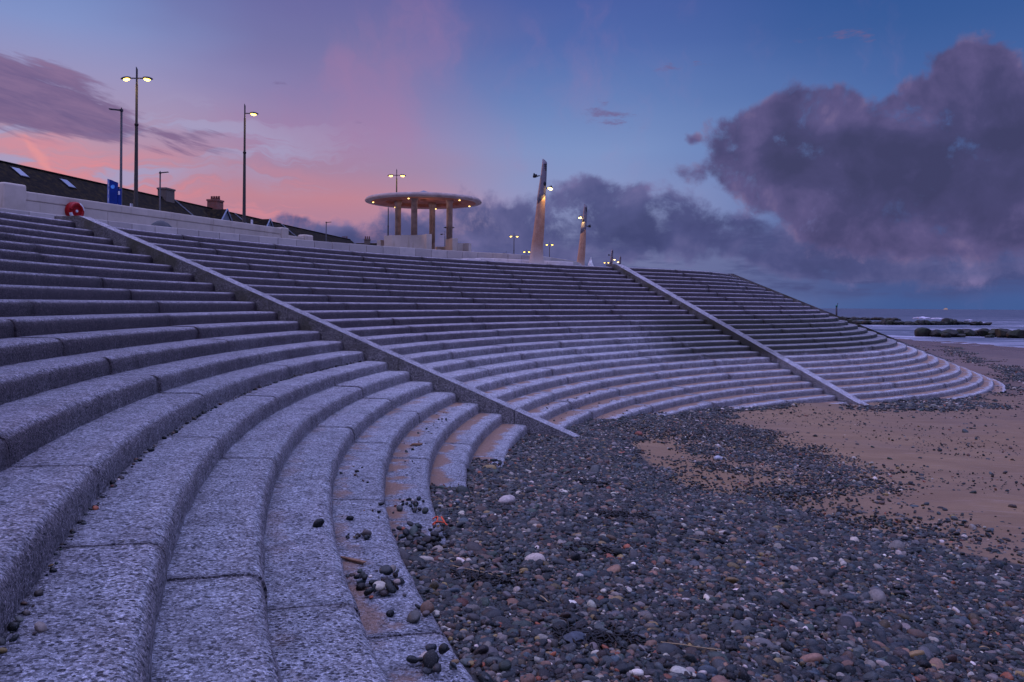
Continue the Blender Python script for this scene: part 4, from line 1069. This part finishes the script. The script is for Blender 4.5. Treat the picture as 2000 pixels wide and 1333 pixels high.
bm = bmesh.new(); box(bm, (.3,0,2.4), (4.2,1.8,1.2)); mesh_obj('deckhouse', bm, M['shipglow'], root, bevel=.2)
for x in (-1.2, 1.4):
    bm = bmesh.new(); tube(bm, [(x,0,2.8),(x,0,6.)], .09, 6); mesh_obj('masthead', bm, M['steel'], root)

# ------------------------------------------------------------------ sky
W = bpy.data.worlds.new('World'); scene.world = W; W.use_nodes = True
wt = W.node_tree; wt.nodes.clear(); t = NT(wt)
dirv = t.coord('Generated'); dx, dy, dz = t.sep(t.vmath('NORMALIZE', dirv))[:3]
phi = t.math('MULTIPLY', t.math('ARCTAN2', dx, dy), 57.2958)
the = t.math('MULTIPLY', t.math('ARCSINE', dz), 57.2958)
P = t.comb(phi, the, 0)                              # azimuth and elevation of the view of the sky, degrees
def pd(px, py):
    x = (px-1000)/F; z = (YH+SL*(px-1000)-py)/F; p_ = math.atan(x); return math.degrees(p_), math.degrees(math.atan(z*math.cos(p_)))
def T_(y): return (594.5-y)/F*57.2958/36.0
tn = t.math('DIVIDE', the, 36.0, clamp=True)
L_ = t.ramp(tn, [(0,'#cf909c'),(T_(400),'#d68f9b'),(T_(345),'#c594a8'),(T_(290),'#b09ab8'),(T_(210),'#9f98c2'),(T_(120),'#8697cc'),(T_(20),'#6d88c4'),(.75,'#5c78b8'),(1,'#5c78b8')])
CL = t.ramp(tn, [(0,'#b888a8'),(T_(440),'#b5869f'),(T_(395),'#c48899'),(T_(340),'#ab89a8'),(T_(280),'#a488b0'),(T_(200),'#8c80b0'),(T_(110),'#7876aa'),(T_(0),'#6868a4'),(.8,'#5a68ac'),(1,'#5a68ac')])
CC = t.ramp(tn, [(0,'#8488b4'),(T_(480),'#8f95c0'),(T_(380),'#8f9ac8'),(T_(300),'#8298ca'),(T_(200),'#6984be'),(T_(100),'#556eb0'),(T_(0),'#4a60a6'),(1,'#4464ac')])
RR_ = t.ramp(tn, [(0,'#445f98'),(T_(540),'#4a629c'),(T_(400),'#5c76b0'),(T_(300),'#5678b6'),(T_(200),'#4a6aa8'),(T_(100),'#3c5f9e'),(T_(0),'#315698'),(1,'#345ca8')])
wv = t.noise(t.vmath('MULTIPLY', P, (.05,.12,1)), 1.0, 3, .5)
pw_ = t.math('ADD', phi, t.math('MULTIPLY', t.math('SUBTRACT', wv, .5), 16))
c = t.mix(t.map(pw_, -28, -14, 0, 1, True), L_, CL)
c = t.mix(t.map(pw_, -12, 4, 0, 1, True), c, CC)
c = t.mix(t.map(pw_, 4, 25, 0, 1, True), c, RR_)
wx = t.sep(t.noise(P, .13, 4, .6, col=True))
Pw = t.vmath('ADD', P, t.comb(t.math('MULTIPLY', t.math('SUBTRACT', wx[0], .5), 7.), t.math('MULTIPLY', t.math('SUBTRACT', wx[1], .5), 4.5), 0))
def blob(px, py, rx, ry, w=1., src=None):
    cx, cy = pd(px, py); sx, sy = math.degrees(rx/F), math.degrees(ry/F)
    v = t.vmath('MULTIPLY', t.vmath('SUBTRACT', src or Pw, (cx, cy, 0)), (1/sx, 1/sy, 0)); d = t.vmath('DOT_PRODUCT', v, v)
    f_ = t.math('SUBTRACT', 1., d, clamp=True)
    return t.math('MULTIPLY', t.math('MULTIPLY', f_, f_), w)
def union(bl, src=None):
    s_ = None
    for b_ in bl:
        o_ = blob(*b_, src=src); s_ = o_ if s_ is None else t.math('ADD', s_, o_)
    return s_
cen = lambda n, k: t.math('MULTIPLY', t.math('SUBTRACT', n, .5), k)
# soft pink veils high up
vn = t.noise(t.vmath('MULTIPLY', Pw, (.55,.30,1)), .55, 5, .6)
veil = union([(740,160,170,200,1.),(650,130,70,110,.7),(830,40,110,150,.7),(600,270,330,110,.5),(1130,150,330,170,.5),(980,300,260,80,.35)])
c = t.mix(t.map(t.math('ADD', veil, cen(vn, 2.4)), .1, 1.7, 0, .42, True), c, '#b07fa8')
# salmon and lilac bands over the houses
wn_ = t.noise(t.vmath('MULTIPLY', Pw, (.16,1.15,1)), .6, 5, .6)
warmv = union([(330,360,360,70,.9),(100,330,230,80,.8),(540,400,220,50,.7),(60,260,140,50,.4)])
c = t.mix(t.math('MULTIPLY', warmv, t.map(wn_, .47, .62, 0, .75, True)), c, '#e58e97')
c = t.mix(t.math('MULTIPLY', t.math('MINIMUM', union([(110,275,330,90,1.3),(420,270,300,70,.9),(150,340,300,50,.8),(560,330,200,60,.6)]), 1.), t.map(wn_, .52, .42, 0, .9, True)), c, '#a9a1c6')
# thin pink trail
rot2 = t.comb(t.math('ADD', t.math('MULTIPLY', phi, .62), t.math('MULTIPLY', the, .78)), t.math('SUBTRACT', t.math('MULTIPLY', the, .62), t.math('MULTIPLY', phi, -.78)), 0)
ax, ay = pd(25, 262); bx_, by_ = pd(125, 335)
def seg(ax, ay, bx, by, w):
    L2 = math.hypot(bx-ax, by-ay); ux, uy = (bx-ax)/L2, (by-ay)/L2
    q = t.vmath('SUBTRACT', Pw, (ax, ay, 0)); a_ = t.vmath('DOT_PRODUCT', q, (ux, uy, 0)); b_ = t.math('ABSOLUTE', t.vmath('DOT_PRODUCT', q, (-uy, ux, 0)))
    return t.math('MULTIPLY', t.map(b_, 0, w, 1, 0, True), t.math('MULTIPLY', t.map(a_, -.5, .8, 0, 1, True), t.map(a_, L2-.6, L2+.4, 1, 0, True)))
c = t.mix(t.math('MULTIPLY', seg(ax, ay, bx_, by_, .33), .65), c, '#ee9a9c')
# ribbed purple cloud at the upper left, its streaks falling to the right
rotP = t.comb(t.math('ADD', phi, t.math('MULTIPLY', the, .3)), t.math('ADD', the, t.math('MULTIPLY', phi, .22)), 0)
sn = t.noise(t.vmath('MULTIPLY', rotP, (.30,1.9,1)), .62, 5, .66, .4); sn2 = t.noise(t.vmath('MULTIPLY', rotP, (.16,.55,1)), .8, 3, .6)
smk = union([(20,190,230,85,1.2),(-80,150,240,80,1.),(150,225,160,50,1.),(235,262,120,26,.7),(375,265,85,24,.9),(345,292,80,18,.6),(420,300,60,20,.4)], src=P)
sm_ = t.math('ADD', t.math('ADD', smk, cen(sn, 3.2)), cen(sn2, 1.8))
sm_ = t.math('MULTIPLY', t.map(sm_, .22, 1.0, 0, .88, True), t.map(smk, 0, .3))
c = t.mix(sm_, c, t.ramp(sn, [(.3,'#615281'),(.7,'#8c6f95')]))
# faint streaks in the clear blue
stn = t.noise(t.vmath('MULTIPLY', P, (.8,2.6,1)), .6, 4, .65)
stm = union([(1215,235,120,36,.9),(1330,130,130,30,.8),(1170,215,70,40,.6),(540,165,50,14,.8),(690,238,50,12,.8),(1640,70,170,40,.8),(1240,310,60,16,.5)], src=P)
c = t.mix(t.math('MULTIPLY', t.map(t.math('ADD', stm, cen(stn, 3.6)), .75, 1.6, 0, .75, True), t.map(stm, 0, .25)), c, '#73628f')
# cumulus: shared turbulence, then two layers
fine_ = t.noise(P, .29, 8, .66, .2); fine2 = t.noise(t.vmath('ADD', P, (-1.0,.8,0)), .29, 4, .55, .2)
emb = t.math('MULTIPLY', t.math('SUBTRACT', fine_, fine2), 1.5)
lay = t.noise(t.vmath('MULTIPLY', P, (.16,.85,1)), .6, 5, .62)
def cumulus(bl, darkbl, amp, off, soft, cols, opac, src=None):
    global c
    F_ = t.math('MINIMUM', union(bl, src), 1.15)
    fld = t.math('SUBTRACT', t.math('ADD', F_, cen(fine_, amp)), off)
    m_ = t.math('MULTIPLY', t.map(fld, 0, soft, 0, opac, True), t.map(F_, 0, .22))
    dk = t.math('MINIMUM', union(darkbl, src), 1.)
    sh_ = t.math('ADD', t.math('ADD', emb, t.map(fld, .1, 1.1, .72, .40)), t.math('MULTIPLY', dk, -.42), clamp=True)
    c = t.mix(m_, c, t.ramp(sh_, [(0,cols[0]),(.35,cols[1]),(.65,cols[2]),(1,cols[3])]))
# layered banks low over the sea
bank = t.math('MULTIPLY', t.map(the, .0, 1.3, .3, 1, True), t.math('MINIMUM', union([(1400,510,520,95,1.6),(1850,490,420,120,1.9),(1150,500,360,80,1.5),(850,490,300,60,1.3),(650,475,200,45,1.)]), 1.))
c = t.mix(t.math('MULTIPLY', bank, t.map(lay, .40, .54, .45, .95, True)), c, '#4a5080')
c = t.mix(t.math('MULTIPLY', bank, t.map(lay, .52, .62, 0, .6, True)), c, '#7076a8')
cumulus([(940,420,120,75,1.),(1010,445,150,70,1.),(850,450,170,60,.9),(700,460,190,60,.95),(600,450,110,50,.9),(550,432,70,32,.8),(1105,395,120,70,1.),(1190,385,100,60,1.),(1270,405,120,60,.9),(1130,455,240,80,1.2),(1330,455,240,80,1.1),(1500,475,240,80,1.),(1000,490,320,60,.8),(1650,500,260,70,.7),(1850,520,260,70,.8),(1700,480,300,60,.8),(1950,490,200,60,.9)],
        [(1300,445,260,60,1.),(1120,440,120,40,.7),(930,440,60,30,.6),(700,460,160,30,.5),(1560,490,240,50,.8)], 3.0, .40, .8, ('#444976','#505484','#646494','#8579a9'), .96)
cumulus([(1440,275,110,85,1.),(1500,235,90,65,1.),(1420,335,85,55,.9),(1585,205,80,75,1.1),(1645,240,120,80,1.1),(1725,275,140,100,1.2),(1760,215,80,65,.9),(1885,160,95,115,1.3),(1930,130,70,70,.9),(1870,240,160,120,1.2),(1970,270,130,140,1.2),(1600,320,230,85,1.2),(1800,340,260,90,1.2),(1990,390,170,90,1.),(1490,360,120,70,.8),(1560,410,190,60,.7),(1760,420,260,70,.75),(1335,275,34,26,.95),(1330,345,70,40,.7),(1930,460,260,80,1.),(1700,450,260,60,.8),(2110,230,170,210,1.2)],
        [(1680,310,250,75,1.2),(1860,340,240,90,1.1),(1930,230,80,110,.5),(1560,300,100,60,.5),(1800,420,200,40,.5)], 2.5, .34, .66, ('#414166','#4b4973','#5f5886','#87759c'), .97)
c = t.mix(t.math('MULTIPLY', union([(1640,430,240,60,.9),(1420,410,130,50,.7),(1480,340,60,40,.5)]), t.map(fine_, .56, .70, 0, .7, True)), c, '#7480b6')
# the unseen upper sky is the brighter part that lights the place
upn = t.noise(dirv, 2.2, 5, .55)
high = t.map(the, 24, 50, 0, 1, True)
back = t.map(t.math('MULTIPLY', dy, -1.), -.1, .6, 0, 1, True)
c = t.mix(back, c, t.ramp(tn, [(0,'#4c5080'),(.3,'#5e68a0'),(1,'#6472b8')]))
c = t.mix(high, c, t.mix(t.map(upn, .42, .62), '#858ed2', '#9f99c8'))
gain = t.math('ADD', 1., t.math('MULTIPLY', high, 2.9))
c = t.mix(t.map(the, -.1, -2, 0, 1, True), c, '#444b78')
nish = t.n.new('ShaderNodeTexSky'); nish.sky_type = 'NISHITA'; nish.sun_disc = False; nish.sun_elevation = R(2); nish.sun_rotation = R(-62)
nish.air_density = 1.2; nish.dust_density = 1.5
bg = t.n.new('ShaderNodeBackground'); t.sock(bg.inputs[0], c); t.sock(bg.inputs[1], gain)
bg2 = t.n.new('ShaderNodeBackground'); t.l.new(nish.outputs[0], bg2.inputs[0]); t.sock(bg2.inputs[1], t.math('MULTIPLY', high, .05))
ad = t.n.new('ShaderNodeAddShader'); t.l.new(bg.outputs[0], ad.inputs[0]); t.l.new(bg2.outputs[0], ad.inputs[1])
wo = t.n.new('ShaderNodeOutputWorld'); t.l.new(ad.outputs[0], wo.inputs[0])
W.cycles.sampling_method = 'MANUAL'; W.cycles.sample_map_resolution = 256

# afterglow: a weak, wide, low sun over the houses
sl = bpy.data.lights.new('sun', 'SUN'); sl.energy = 1.1; sl.angle = R(25); sl.color = (1.,.50,.36)
so = bpy.data.objects.new('sun', sl); COL.objects.link(so)
sd = Vector((math.sin(R(-62))*math.cos(R(13)), math.cos(R(-62))*math.cos(R(13)), math.sin(R(13)))); so.rotation_euler = sd.to_track_quat('Z', 'Y').to_euler()

# ------------------------------------------------------------------ camera and render settings
cam = bpy.data.cameras.new('camera'); co = bpy.data.objects.new('camera', cam); COL.objects.link(co); scene.camera = co
cam.sensor_width = 36; cam.lens = F/2000*36; cam.clip_end = 6000; cam.clip_start = .05
cam.shift_y = -(666.5-YH)/2000
al = SL
r_ = Vector((math.cos(al),0,math.sin(al))); u_ = Vector((-math.sin(al),0,math.cos(al))); b_ = Vector((0,-1,0))
co.matrix_world = Matrix(((r_.x,u_.x,b_.x,0),(r_.y,u_.y,b_.y,0),(r_.z,u_.z,b_.z,0),(0,0,0,1)))
vs_ = scene.view_settings; vs_.view_transform = 'Standard'; vs_.look = 'None'; vs_.exposure = -.08; vs_.gamma = 1
scene.render.engine = 'CYCLES'
scene.cycles.use_denoising = True
scene.cycles.max_bounces = 4; scene.cycles.diffuse_bounces = 2; scene.cycles.glossy_bounces = 2
scene.cycles.adaptive_threshold = .025
